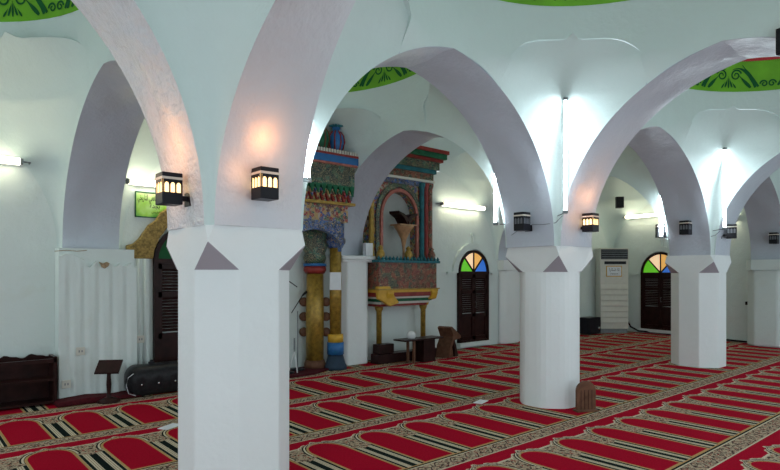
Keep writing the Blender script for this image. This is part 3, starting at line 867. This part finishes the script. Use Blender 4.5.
def xstand(name, loc, rz, label, s=1.0, mat='wood'):
    t = empty(name, loc, rz, label, 'book stand')
    m = MB(); m.lathe([(0.16, 0), (0.16, 0.02), (0.12, 0.035), (0.03, 0.06), (0.028, 0.1), (0.035, 0.2), (0.028, 0.3), (0.03, 0.36)], (0, 0, 0), 16); m.build('post', M[mat], t)
    m = MB(); vs = []
    R = Matrix.Rotation(math.radians(-28), 3, 'X')
    for (x, y, z) in ((-0.17, -0.13, 0), (0.17, -0.13, 0), (0.17, 0.13, 0), (-0.17, 0.13, 0), (-0.17, -0.13, 0.02), (0.17, -0.13, 0.02), (0.17, 0.13, 0.02), (-0.17, 0.13, 0.02)):
        v = R@Vector((x, y, z)); vs.append((v.x, -v.y*0+v.y, v.z+0.39))
    m.add(vs, [(0, 3, 2, 1), (4, 5, 6, 7), (0, 1, 5, 4), (1, 2, 6, 5), (2, 3, 7, 6), (3, 0, 4, 7)]); m.build('desk_top', M[mat], t, bevel=0.004)
    return t
xstand('book_stand', (1.80, 6.80, 0.0), 2.6, 'dark pedestal book stand beside the black tufted bolster').scale = (0.74, 0.74, 0.97)
# things on the floor at the stand's foot
m = MB(); m.prism([(-0.42, 0), (-0.40, 0.05), (-0.1, 0.07), (0.2, 0.045), (0.40, 0.06), (0.45, 0.0)], -0.14, 0.12, 'Y')
tag(m.build('folded_rug', M['maroon'], loc=(1.72, 6.96, 0.0), bevel=0.02), 'folded dark maroon rug lying by the foot of the pedestal book stand', 'rug')

# tufted bolster
t = empty('tufted_bolster', (2.71, 6.93, 0.0), label='black tufted leather bolster with rounded end, on the floor before the left door', cat='bolster')
L = 1.42; R = 0.18; vs = []; nu, nv = 72, 28
m = MB()
for i in range(nu+1):
    u = i/nu; x = -L/2+L*u
    e = min(1, min(u, 1-u)/0.09); prof = math.sqrt(max(0.0, 1-(1-e)**2))
    for j in range(nv):
        a = 2*PI*j/nv
        d = 0.0
        # tuft dimples on the front
        ph = (x/0.19+0.5) % 1-0.5; d = 0.022*math.exp(-(ph/0.16)**2)*math.exp(-((math.atan2(math.sin(a-PI*1.08), math.cos(a-PI*1.08)))/0.45)**2)
        r = R*(1-0.0)-d
        p_ = 0.75
        cy_ = math.copysign(abs(math.cos(a))**p_, math.cos(a)); cz_ = math.copysign(abs(math.sin(a))**p_, math.sin(a))
        vs.append((x, cy_*r*max(prof, 0.02), R+cz_*r*max(prof, 0.02)))
m.add(vs, [(i*nv+j, (i+1)*nv+j, (i+1)*nv+(j+1) % nv, i*nv+(j+1) % nv) for i in range(nu) for j in range(nv)], 0, True)
m.build('cushion', M['leather'], t)
for k in range(-3, 4):
    m = MB(); m.lathe([(0.0, -0.006), (0.012, -0.004), (0.012, 0.004), (0.0, 0.008)], (0, 0, 0), 10); b = m.build('stud', M['chrome'], t)
    b.location = (k*0.19, -R+0.012, R-0.03); b.rotation_euler = (PI/2, 0, 0)
m = MB(); m.tube([(-L/2+0.06, -0.13, 0.28), (-L/2+0.005, -0.12, 0.24), (-L/2-0.01, -0.10, 0.15), (-L/2+0.01, -0.12, 0.06), (-L/2+0.08, -0.15, 0.03)], 0.004, 6); m.build('piping', M['paper'], t)
m = MB(); m.box((-0.03, -0.02, 0), (0.03, 0.02, 0.03)); m.box((-0.015, -0.01, 0.03), (0.015, 0.01, 0.05))
tag(m.build('small_box', M['black'], loc=(2.30, 6.93, 0.35)), 'tiny black box on top of the tufted bolster', 'box')

# wall sockets
def socket(loc, rz, label):
    t = empty('wall_socket', loc, rz, label, 'socket', 'wall sockets')
    m = MB(); m.box((-0.045, -0.012, -0.045), (0.045, 0, 0.045)); m.build('plate', M['cream'], t, bevel=0.004)
    m = MB(); m.box((-0.02, -0.016, -0.012), (-0.008, -0.011, 0.012)); m.box((0.008, -0.016, -0.012), (0.02, -0.011, 0.012)); m.build('slot', M['greyp'], t)
socket((2.27, 7.235, 0.62), 0, 'small square socket on the ribbed strip above the bolster')
socket((1.44, 7.085, 0.20), 0, 'low socket on the rippled pier just right of the bookcase')
socket((1.58, 7.085, 0.55), 0, 'socket on the rippled pier above the low one')

# green sign with Arabic writing
t = empty('wall_sign', (2.455, YQ-0.002, 2.27), label='green and white wall sign with black Arabic writing, behind the left lantern', cat='sign')
sw, sh = 0.43, 0.315
m_, nt, p = newmat('green_sign_print')
n_ = noise(nt, coords(nt), 3.5, 3)
sp = nt.nodes.new('ShaderNodeSeparateXYZ'); nt.links.new(coords(nt), sp.inputs[0])
f_ = E(nt, sp.outputs[2])*1.3+E(nt, n_.outputs[0])*0.9+0.05
c_ = ramp(nt, f_, [(0.32, (0.10, 0.38, 0.05)), (0.45, (0.35, 0.66, 0.08)), (0.58, (0.55, 0.80, 0.30)), (0.72, (0.85, 0.88, 0.55))])
nt.links.new(c_, p.inputs['Base Color']); p.inputs['Roughness'].default_value = 0.4
m = MB(); m.box((-sw/2, -0.02, -sh/2), (sw/2, 0, sh/2)); m.build('panel', m_, t)
m = MB()
for a, b in (((-sw/2, -0.026, sh/2-0.012), (sw/2, 0, sh/2)), ((-sw/2, -0.026, -sh/2), (sw/2, 0, -sh/2+0.012)), ((-sw/2, -0.026, -sh/2), (-sw/2+0.01, 0, sh/2)), ((sw/2-0.01, -0.026, -sh/2), (sw/2, 0, sh/2))): m.box(a, b)
m.build('frame', M['greenp'], t)
def text(body, size, loc, mat, parent, name='lettering', rx=PI/2, width=None, rz=0.0):
    c = bpy.data.curves.new(name, 'FONT'); c.body = body; c.size = size; c.align_x = 'CENTER'; c.align_y = 'CENTER'; c.extrude = 0.0008
    o = bpy.data.objects.new(name, c); COL.objects.link(o)
    dg = bpy.context.evaluated_depsgraph_get(); me = bpy.data.meshes.new_from_object(o.evaluated_get(dg)); bpy.data.objects.remove(o)
    me.materials.clear(); me.materials.append(mat)
    q = bpy.data.objects.new(name, me); COL.objects.link(q); q.parent = parent; q.location = loc; q.rotation_euler = (rx, 0, rz)
    if width:
        xs_ = [v.co.x for v in me.vertices]
        if xs_: q.scale.x = width/max(1e-6, max(xs_)-min(xs_))
    return q
# presentation forms, already in visual order (right to left reversed)
def ar(words): return ' '.join(w[::-1] for w in reversed(words))
masjid = '\uFEE3\uFEB4\uFEA0\uFEAA'
shafii = '\uFE8D\uFEDF\uFEB8\uFE8E\uFED3\uFECC\uFEF2'
tarikhi = '\uFE8D\uFEDF\uFE98\uFE8E\uFEAD\uFEF3\uFEA8\uFEF2'
jeddah = '\uFEA0\uFEAA\uFE93'
text(ar([masjid, shafii, tarikhi]), 0.10, (0.0, -0.022, 0.085), M['black'], t, width=0.37)
text(ar(['\uFE91'+'\uFEA0\uFEAA\uFE93']), 0.08, (0.02, -0.022, -0.01), M['black'], t, width=0.12)
text(ar([masjid, tarikhi]), 0.035, (0.08, -0.022, -0.085), M['black'], t, width=0.20)

# ------------------------------------------------------------------ painted canopy with vases
t = empty('painted_canopy', (4.57, 6.92, 0), label='richly painted carved canopy left of the wall pier, blue band on top', cat='canopy')
x0, x1, yf, yb = -0.52, 0.46, -0.24, 0.42
def slab(z0, z1, grow, mat, nm, y=None):
    m = MB(); m.box((x0-grow, (yf if y is None else y)-grow, z0), (x1+grow, yb, z1)); return m.build(nm, mat, t)
slab(2.16, 2.40, -0.02, M['orn_mix'], 'carved_frieze')
slab(2.40, 2.44, 0.06, M['gold'], 'gilded_moulding')
# muqarnas: rows of little pendants
for r, (z, g, mt) in enumerate(((2.45, 0.02, 'redp'), (2.52, 0.035, 'orn_mix'), (2.58, 0.05, 'greenp'))):
    m = MB(); k = 11
    for i in range(k):
        xa = x0-g+(x1-x0+2*g)*i/k; xb = x0-g+(x1-x0+2*g)*(i+1)/k; xm = (xa+xb)/2; y = yf-g
        m.add([(xa, y, z+0.10), (xb, y, z+0.10), (xm, y-0.02, z-0.04), (xa, y+0.12, z+0.10), (xb, y+0.12, z+0.10), (xm, y+0.12, z-0.04)], [(0, 2, 1), (3, 4, 5), (0, 1, 4, 3), (0, 3, 5, 2), (1, 2, 5, 4)])
    for i in range(7):
        ya = yf-g+(yb-yf+g)*i/7; yb2 = yf-g+(yb-yf+g)*(i+1)/7; ym = (ya+yb2)/2; x = x1+g
        m.add([(x, ya, z+0.10), (x, yb2, z+0.10), (x+0.02, ym, z-0.04), (x-0.12, ya, z+0.10), (x-0.12, yb2, z+0.10), (x-0.12, ym, z-0.04)], [(0, 1, 2), (3, 5, 4), (0, 3, 4, 1), (0, 2, 5, 3), (1, 4, 5, 2)])
    m.build('pendant_row', M[mt], t)
m = MB(); m.box((x0-0.0, yf-0.0, 2.44), (x1+0.0, yb, 2.68)); m.build('muqarnas_core', M['orn_mix'], t)
slab(2.66, 2.96, 0.05, M['orn_green'], 'inscribed_panel')
slab(2.96, 2.99, 0.08, M['pink'], 'rose_moulding')
slab(2.99, 3.09, 0.09, M['blue'], 'blue_band')
slab(3.09, 3.12, 0.10, M['redp'], 'red_moulding')
m = MB()
for i in range(26): xx = x0-0.08+i*(x1-x0+0.16)/25; m.box((xx-0.012, yf-0.10, 3.12), (xx+0.012, yf-0.075, 3.17))
m.build('cresting', M['cream'], t)
# arch valance below, towards the nearer column
m = MB(); n = 16
arc = [(-0.10-0.42*math.cos(PI*i/n)*1.0, 1.74+0.30*math.sin(PI*i/n)) for i in range(n+1)]
poly = [(-0.60, 1.66)]+arc+[(0.36, 1.66), (0.36, 2.17), (-0.60, 2.17)]
vs = []; top = [(-0.60+0.90*i/n, 2.17) for i in range(n+1)]
for y in (yf+0.01, yf+0.10):
    for i in range(n+1): vs += [(arc[i][0], y, arc[i][1]), (top[i][0], y, 2.17)]
k = 2*(n+1)
m.add(vs, [(2*i, 2*i+2, 2*i+3, 2*i+1) for i in range(n)]+[(k+2*i, k+2*i+1, k+2*i+3, k+2*i+2) for i in range(n)]+[(2*i, k+2*i, k+2*i+2, 2*i+2) for i in range(n)])
m.build('arched_valance', M['orn_blue'], t)

def painted_vase(loc, sc, body, band, label):
    t = empty('painted_vase', loc, 0, label, 'vase', 'painted vases on the canopy')
    pr = [(0.05, 0), (0.06, 0.02), (0.10, 0.10), (0.125, 0.19), (0.11, 0.29), (0.06, 0.36), (0.05, 0.38), (0.07, 0.42)]
    m = MB(); m.lathe([(r*sc, z*sc) for r, z in pr], n=20); m.build('body', M[body], t)
    m = MB()
    for i in range(8):
        a = 2*PI*i/8
        m.tube([((r+0.006)*sc*math.cos(a), (r+0.006)*sc*math.sin(a), z*sc) for r, z in pr[1:6]], 0.013*sc, 6)
    m.build('painted_rib', M[band], t)
    m = MB()
    for i in range(5):
        a = 2*PI*i/5+0.3; m.tube([(0, 0, 0.38*sc), (0.05*sc*math.cos(a), 0.05*sc*math.sin(a), 0.45*sc), (0.11*sc*math.cos(a), 0.11*sc*math.sin(a), 0.44*sc)], [0.03*sc, 0.03*sc, 0.012*sc], 6)
    m.tube([(0, 0, 0.38*sc), (0, 0, 0.52*sc)], [0.03*sc, 0.01*sc], 6)
    m.build('leaf_finial', M['turq' if band == 'redp' else 'redp'], t)
painted_vase((4.82, 6.73, 3.12), 0.95, 'blue', 'redp', 'blue and red painted vase with a leafy top, right one on the canopy')
painted_vase((4.57, 6.76, 3.12), 1.02, 'greenp', 'wood2', 'green and brown painted vase, left one on the canopy')

def column(loc, parts, label, nm='painted_column'):
    t = empty(nm, loc, 0, label, 'column', 'gilded columns under the canopy')
    for pn, prof, mat in parts:
        m = MB(); m.lathe(prof, n=24); m.build(pn, M[mat], t)
    return t
column((4.99, 6.98, 0.0), [('base', [(0.17, 0), (0.17, 0.05), (0.15, 0.08), (0.11, 0.22)], 'navy'), ('blue_collar', [(0.125, 0.22), (0.125, 0.40)], 'blue'),
    ('yellow_collar', [(0.115, 0.40), (0.115, 0.52)], 'yellow'), ('shaft', [(0.085, 0.52), (0.09, 1.2), (0.085, 1.80)], 'gold'),
    ('capital', [(0.10, 1.80), (0.12, 1.84), (0.15, 1.88), (0.15, 1.93), (0.13, 1.96), (0.13, 2.16)], 'orn_blue')], 'slender gold column with blue and yellow collars, next to the wall pier')
tcol = column((4.75, 7.17, 0.0), [('base', [(0.16, 0), (0.16, 0.08), (0.14, 0.14)], 'wood2'), ('shaft', [(0.13, 0.14), (0.135, 0.8), (0.125, 1.42)], 'gold'),
    ('capital', [(0.14, 1.42), (0.17, 1.47), (0.16, 1.53)], 'redp'), ('abacus', [(0.175, 1.53), (0.175, 1.57)], 'blue'),
    ('leafy_crown', [(0.14, 1.57), (0.17, 1.65), (0.15, 1.72), (0.20, 1.84), (0.17, 1.95), (0.21, 2.14)], 'orn_green')], 'thicker gold column with round rosettes on its sides, behind the microphone stands')
for z in (0.55, 0.78, 1.0):
    for s in (-1, 1):
        m = MB(); m.lathe([(0.0, -0.012), (0.06, -0.012), (0.07, 0.0), (0.045, 0.006), (0.03, 0.015), (0.0, 0.018)], n=14); b = m.build('rosette', M['wood2'], tcol)
        b.location = (s*0.165*0.755, -s*0.165*0.656-0.0, z); b.rotation_euler = (PI/2, 0, -YAW)
m = MB(); m.box((-0.085, -0.004, 0), (0.085, 0.0, 0.26))
tag(m.build('paper_notice', M['paper'], loc=(4.93, 6.90, 1.18), rz=-0.7), 'white paper notice taped around the slender gold column', 'notice')

m = MB(); m.prism([(3.50, 6.74), (4.45, 6.74), (5.02, 7.02), (5.02, 7.33), (3.50, 7.33)], 0.0, 0.03, 'Z')
tag(m.build('maroon_mat', M['maroon'], bevel=0.008), 'dark maroon carpet step in front of the gold columns', 'mat')

def mic_stand(loc, rz, h, boom, label):
    t = empty('microphone_stand', loc, rz, label, 'microphone stand', 'microphone stands by the gold columns')
    m = MB(); m.lathe([(0.11, 0), (0.11, 0.015), (0.02, 0.03)], n=16); m.build('base', M['black'], t)
    m = MB(); m.tube([(0, 0, 0.02), (0, 0, h)], 0.009, 8); m.build('pole', M['greyp'], t)
    m = MB(); m.tube([(-0.15, 0, h-0.02), (boom, 0, h+0.22)], 0.007, 8); m.build('boom', M['black'], t)
    m = MB(); m.tube([(boom, 0, h+0.22), (boom+0.10, 0, h+0.27)], [0.012, 0.022], 10); m.build('microphone', M['black'], t)
mic_stand((4.15, 6.98, 0.03), 2.6, 1.22, 0.18, 'tall microphone stand with an angled boom before the thick gold column')
mic_stand((4.42, 7.12, 0.03), 0.4, 0.85, 0.12, 'shorter microphone stand at the foot of the thick gold column')
t = empty('tripod_stand', (4.28, 6.98, 0.03), 0.5, 'small white tripod stand on the maroon carpet', 'stand')
for k in range(3):
    a = 2*PI*k/3; m = MB(); m.tube([(0, 0, 0.30), (0.08*math.cos(a), 0.08*math.sin(a), 0)], 0.010, 6); m.build('leg', M['white'], t)
m = MB(); m.tube([(0, 0, 0.28), (0, 0, 0.48)], 0.012, 8); m.build('post', M['greyp'], t)

# ------------------------------------------------------------------ carved balcony (pulpit recess) on the back wall
t = empty('carved_balcony', (6.45, YQ, 0), label='tall painted and carved wall balcony with a niche, on two thin gold legs', cat='balcony')
bx0, bx1 = -0.70, 0.62
def bb(a, b, mt, nm, bev=0.0): m = MB(); m.box(a, b); return m.build(nm, M[mt], t, bevel=bev)
for x, in ((-0.47,), (0.53,)):
    m = MB(); m.lathe([(0.07, 0.03), (0.075, 0.06), (0.06, 0.22)], (x, -0.20, 0), 14); m.build('leg_base', M['redp'], t)
    m = MB(); m.lathe([(0.045, 0.22), (0.045, 0.80), (0.065, 0.84), (0.07, 0.88)], (x, -0.20, 0), 14); m.build('leg', M['gold'], t)
    m = MB(); m.prism([(-0.50, 1.10), (-0.46, 1.0), (-0.30, 0.96), (-0.26, 0.88), (-0.12, 0.88), (-0.06, 1.16), (-0.48, 1.16)], x-0.07, x+0.07, 'X'); m.build('corbel', M['yellow'], t, bevel=0.012)
for x in (-0.56,):
    m = MB(); m.prism([(x-0.16, 1.22), (x-0.14, 1.02), (x-0.04, 0.98), (x+0.10, 0.90), (x+0.30, 0.95), (x+0.18, 1.08), (x+0.10, 1.22)], -0.47, -0.40, 'Y'); m.build('scroll_bracket', M['yellow'], t, bevel=0.01)
for i, (z0, z1, g, mt) in enumerate(((0.89, 0.93, -0.14, 'redp'), (0.93, 0.97, -0.11, 'cream'), (0.97, 1.02, -0.08, 'greenp'), (1.02, 1.05, -0.05, 'cream'), (1.05, 1.12, -0.02, 'redp'), (1.12, 1.16, 0.0, 'yellow'), (1.16, 1.18, 0.02, 'gold'))):
    bb((bx0-g, -0.48-g, z0), (bx1+g, -0.0, z1), mt, 'cornice_layer')
bb((bx0+0.02, -0.46, 1.18), (bx1-0.02, 0.0, 1.60), 'orn_red', 'carved_parapet')
bb((bx0-0.02, -0.50, 1.60), (bx1+0.03, 0.0, 1.64), 'turq', 'top_rail')
m = MB()
for i in range(18):
    x = bx0+i*(bx1-bx0)/17; m.lathe([(0.018, 0), (0.03, 0.02), (0.012, 0.05), (0.0, 0.07)], (x, -0.47, 1.64), 8)
for i in range(1, 6): m.lathe([(0.018, 0), (0.03, 0.02), (0.012, 0.05), (0.0, 0.07)], (bx1, -0.47+i*0.08, 1.64), 8)
m.build('cresting', M['turq'], t)
for x in (-0.62, -0.02, 0.52):
    m = MB(); m.lathe([(0.045, 1.64), (0.06, 1.68), (0.07, 1.74), (0.05, 1.79), (0.03, 1.81), (0.045, 1.84), (0.0, 1.88)], (x, -0.42, 0), 12); m.build('urn_finial', M['orn_red' if x > 0 else 'gold'], t)
# back frame with arched niche
n = 18; nr = 0.38; nzs = 2.36; nx = 0.0
arc = [(nx-nr*math.cos(PI*i/n), nzs+nr*1.15*math.sin(PI*i/n)) for i in range(n+1)]
def arch_panel(xa, xb, zb_, zt_, y0, y1, mt, nm, arc=arc):
    m = MB(); vs = []; topp = [(xa+(xb-xa)*i/n, zt_) for i in range(n+1)]
    for y in (y0, y1):
        for i in range(n+1): vs += [(arc[i][0], y, arc[i][1]), (topp[i][0], y, zt_)]
    k = 2*(n+1)
    m.add(vs, [(2*i, 2*i+2, 2*i+3, 2*i+1) for i in range(n)]+[(k+2*i, k+2*i+1, k+2*i+3, k+2*i+2) for i in range(n)]+[(2*i, k+2*i, k+2*i+2, 2*i+2) for i in range(n)]+[(2*i+1, 2*i+3, k+2*i+3, k+2*i+1) for i in range(n)])
    m.box((xa, y0, zb_), (arc[0][0], y1, nzs)); m.box((arc[-1][0], y0, zb_), (xb, y1, nzs))
    # side closing bits between springing and top
    m.add([(xa, y0, nzs), (arc[0][0], y0, nzs), (xa, y0, zt_)], [(0, 1, 2)]); m.add([(xb, y0, nzs), (arc[-1][0], y0, nzs), (xb, y0, zt_)], [(0, 2, 1)])
    return m.build(nm, M[mt], t, fix=False)
arch_panel(nx-0.66, nx+0.48, 1.64, 3.10, -0.16, -0.02, 'orn_mix', 'niche_surround')
def arc_strip(r0, r1, y0, y1, mt, nm):
    m = MB(); vs = []
    for y in (y0, y1):
        for i in range(n+1):
            a = PI*i/n
            for r in (r0, r1): vs.append((nx-r*math.cos(a), y, nzs+r*1.15*math.sin(a)))
    k = 2*(n+1)
    m.add(vs, [(2*i, 2*i+2, 2*i+3, 2*i+1) for i in range(n)]+[(2*i, k+2*i, k+2*i+2, 2*i+2) for i in range(n)]+[(2*i+1, 2*i+3, k+2*i+3, k+2*i+1) for i in range(n)])
    for s in (-1, 1):
        xs_ = sorted((nx+s*r0, nx+s*r1)); m.box((xs_[0], y0, 1.66), (xs_[1], y1, nzs))
    m.build(nm, M[mt], t, fix=False)
arc_strip(0.38, 0.43, -0.20, -0.15, 'pink', 'niche_moulding')
arc_strip(0.45, 0.52, -0.19, -0.15, 'orn_green', 'outer_moulding')
bb((nx-0.42, -0.03, 1.62), (nx+0.42, -0.01, 2.9), 'niche', 'niche_back')
# engaged columns right and left
for x, mt in ((-0.63, 'gold'), (0.50, 'turq'), (0.60, 'redp'), (0.70, 'orn_red')):
    m = MB(); m.lathe([(0.06, 1.64), (0.06, 1.72), (0.045, 1.76), (0.045, 2.90), (0.065, 2.96), (0.065, 3.0)], (x, -0.20, 0), 12); m.build('engaged_column', M[mt], t)
bb((0.46, -0.17, 1.64), (0.76, -0.01, 3.0), 'redp', 'side_pier')
for i, (z0, z1, g, mt) in enumerate(((2.94, 3.02, 0.0, 'orn_blue'), (3.02, 3.06, 0.03, 'cream'), (3.06, 3.18, 0.01, 'orn_red'), (3.18, 3.25, 0.05, 'turq'), (3.25, 3.38, 0.09, 'orn_green'), (3.38, 3.43, 0.14, 'redp'), (3.43, 3.52, 0.19, 'greenp'), (3.52, 3.58, 0.22, 'redp'))):
    bb((-0.68, -0.20-g, z0), (0.77+g*0.9, -0.0, z1), mt, 'cornice_layer')

t = empty('wooden_pedestal', (6.44, 7.06, 1.64), label='pale wooden pedestal inside the balcony niche', cat='pedestal')
m = MB(); m.lathe([(0.09, 0), (0.09, 0.02), (0.02, 0.06), (0.022, 0.22), (0.05, 0.36), (0.12, 0.50), (0.17, 0.56), (0.17, 0.58)], n=8); m.build('post', M['woodl'], t)
m = MB(); m.box((-0.19, -0.13, 0.58), (0.19, 0.13, 0.60)); m.build('top_plate', M['woodl'], t)
t = empty('open_book_rest', (6.44, 7.06, 2.245), 0.2, 'dark folding book rest standing on the pale pedestal in the niche', 'book rest')
for s in (-1, 1):
    m = MB(); m.prism([(0, 0.05), (s*0.03, 0.0), (s*0.12, 0.10), (s*0.26, 0.16), (s*0.27, 0.20), (s*0.10, 0.16), (0, 0.10)], -0.10, 0.10); m.build('wing', M['wood'], t)
m = MB(); m.lathe([(0.06, 0), (0.03, 0.02), (0.03, 0.10)], n=10); m.build('foot', M['wood'], t)

# papers box on the pier capital
m = MB(); m.box((-0.07, -0.03, 0), (0.07, 0.05, 0.20))
tag(m.build('white_box', M['paper'], loc=(5.68, 7.06, 1.705)), 'small white box standing on the moulded capital left of the balcony', 'box')

# furniture below the balcony
t = empty('low_table', (6.42, 6.66, 0.0), label='thin dark table with a small cabinet body below the balcony', cat='table')
bb2 = lambda a, b, mt, nm, bev=0.0: (lambda m: m.build(nm, M[mt], t, bevel=bev))(MB().box(a, b))
bb2((-0.44, -0.14, 0.36), (0.42, 0.14, 0.385), 'wood', 'tabletop', 0.004)
bb2((0.0, -0.10, 0.0), (0.26, 0.12, 0.36), 'wood', 'cabinet_body', 0.004)
bb2((-0.20, -0.08, 0.0), (-0.165, -0.045, 0.36), 'wood2', 'leg')
bb2((-0.20, 0.06, 0.0), (-0.165, 0.095, 0.36), 'wood2', 'leg')
t = empty('low_bench', (6.38, 6.99, 0.0), label='long low dark wooden bench on the floor behind the thin table', cat='bench')
bb2((-0.66, -0.14, 0.0), (0.70, 0.06, 0.15), 'wood', 'platform', 0.008)
bb2((-0.62, -0.10, 0.15), (-0.30, 0.06, 0.30), 'wood', 'raised_end', 0.01)
m = MB(); m.lathe([(0.05, 0), (0.075, 0.03), (0.07, 0.08), (0.03, 0.12), (0.0, 0.13)], n=14)
o = m.build('white_cloth_cap', M['white'], loc=(6.24, 6.66, 0.385)); tag(o, 'small white rounded cap lying on the thin dark table', 'cap')
# folding book stand (X shape)
t = empty('folding_book_stand', (7.20, 6.78, 0.0), 0.3, 'brown folding wooden book stand right of the thin table', 'book stand')
for s, nm in ((1, 'board'), (-1, 'board')):
    m = MB()
    pr = [(-0.14*s, 0.0), (-0.10*s, 0.0), (0.02*s, 0.16), (0.20*s, 0.36), (0.17*s, 0.39), (-0.02*s, 0.20)]
    if s == 1: pr = [(-0.16, 0.0), (-0.02, 0.0), (-0.06, 0.14), (0.0, 0.22), (0.24, 0.24), (0.22, 0.28), (-0.06, 0.42), (-0.10, 0.40), (-0.02, 0.28), (-0.12, 0.16)]
    else: pr = [(0.14, 0.0), (0.02, 0.0), (0.02, 0.10), (-0.02, 0.20), (0.02, 0.24), (0.08, 0.14)]
    pr = [(a_*1.2, b_*1.25) for a_, b_ in pr]; m.prism(pr, -0.13, 0.13, 'Y'); m.build(nm, M['wood2' if s == 1 else 'wood'], t, bevel=0.006)

# ------------------------------------------------------------------ arched wooden board by the pillar
t = empty('wooden_board', (5.38, 3.12, 0.0), -0.55, 'small arched brown wooden board leaning at the foot of a pillar', 'board')
pts = [(-0.105, 0), (-0.105, 0.21)]+[(-0.105*math.cos(PI*i/14), 0.21+0.10*math.sin(PI*i/14)) for i in range(1, 15)]+[(0.105, 0)]
m = MB(); m.prism(pts, -0.015, 0.02); m.build('panel', M['wood2'], t, bevel=0.004)
m = MB()
for x in (-0.06, -0.02, 0.02, 0.06): m.box((x-0.002, -0.018, 0.02), (x+0.002, -0.014, 0.22))
m.build('groove', M['wood'], t)
m = MB(); m.box((-0.12, -0.05, 0.0), (0.12, 0.05, 0.018)); m.build('foot', M['wood2'], t, bevel=0.003)

# papers on the carpet
def paper(loc, rz, label, w=0.21, d=0.15):
    m = MB(); m.box((-w/2, -d/2, 0.001), (w/2, d/2, 0.006)); o = m.build('paper_sheet', M['paper'], loc=loc, rz=rz); tag(o, label, 'paper', 'papers on the carpet')
paper((4.89, 4.10, 0), 0.3, 'white paper lying on the carpet left of the wooden board pillar', 0.19, 0.10)
paper((1.93, 5.31, 0), 0.5, 'white paper on the carpet beside the left edge of the nearest pillar', 0.20, 0.11)

# ------------------------------------------------------------------ air conditioner
t = empty('air_conditioner', (13.13, 6.86, 0.0), -0.72, 'tall cream floor-standing air conditioner in the far corner', 'air conditioner')
w = 0.34; d = 0.34
m = MB(); m.box((-w, -0.0, 0.10), (w, d, 2.05)); m.build('cabinet', M['cream'], t, bevel=0.012)
m = MB(); m.box((-w+0.02, -0.014, 1.78), (w-0.02, 0.004, 2.02)); m.build('air_outlet', M['black'], t)
m = MB()
for i in range(5): m.box((-w+0.03, -0.022, 1.80+i*0.043), (w-0.03, -0.010, 1.812+i*0.043))
m.build('outlet_slat', M['greyp'], t)
m = MB(); m.box((-w+0.10, -0.012, 1.66), (w-0.06, 0.003, 1.73)); m.build('control_strip', M['black'], t)
m = MB(); m.box((-0.20, -0.010, 1.36), (0.18, 0.003, 1.62)); m.build('notice_border', M['yellow'], t)
m = MB(); m.box((-0.18, -0.014, 1.38), (0.16, -0.009, 1.60)); m.build('notice_sheet', M['paper'], t)
text(ar(['\uFEDF\uFE8E', '\uFEB7\uFEDC\uFEAE\uFE8D']), 0.10, (-0.01, -0.016, 1.53), M['black'], t, width=0.24)
text(ar([masjid]), 0.07, (-0.01, -0.016, 1.44), M['black'], t, width=0.2)
m = MB()
for i in range(7):
    z = 0.26+i*0.135; m.add([(-w+0.01, -0.03, z), (w-0.01, -0.03, z), (w-0.01, -0.004, z+0.105), (-w+0.01, -0.004, z+0.105), (-w+0.01, 0.0, z), (w-0.01, 0.0, z)], [(0, 1, 2, 3), (0, 4, 5, 1)])
m.build('intake_louvre', M['cream'], t, fix=False)
m = MB(); m.box((-w+0.02, 0.02, 0.0), (w-0.02, d-0.02, 0.10)); m.build('plinth', M['greyp'], t)
cable([(13.52, 6.75, 0.32), (13.62, 6.70, 0.14), (13.72, 6.55, 0.04), (13.72, 6.2, 0.03), (13.58, 5.5, 0.03), (13.38, 4.7, 0.03), (13.2, 4.05, 0.03)], 0.022, 'thick black hose along the foot of the right wall', None, 'black')

# small black amplifier boxes left of the air conditioner
t = empty('amplifier_box', (12.45, 7.12, 0.0), 0, 'black electronic box on the floor just left of the air conditioner', 'amplifier')
m = MB(); m.box((-0.25, -0.15, 0.02), (0.25, 0.15, 0.40)); m.build('case', M['black'], t, bevel=0.01)
m = MB(); m.lathe([(0.03, 0), (0.03, 0.02), (0.0, 0.025)], n=12); b = m.build('knob', M['chrome'], t); b.location = (0.15, -0.15, 0.14); b.rotation_euler = (PI/2, 0, 0)

# door stopper-like socket on the right wall
t = empty('wall_switch', (13.26, 4.05, 0.82), 0, 'tiny black switch on the right wall beside the farthest right pillar', 'switch')
m = MB(); m.box((-0.03, -0.04, -0.035), (0.03, 0.04, 0.035)); m.build('plate', M['black'], t, bevel=0.01)
m = MB(); m.tube([(-0.03, 0, 0), (-0.07, 0, 0)], 0.018, 8); m.build('button', M['black'], t)
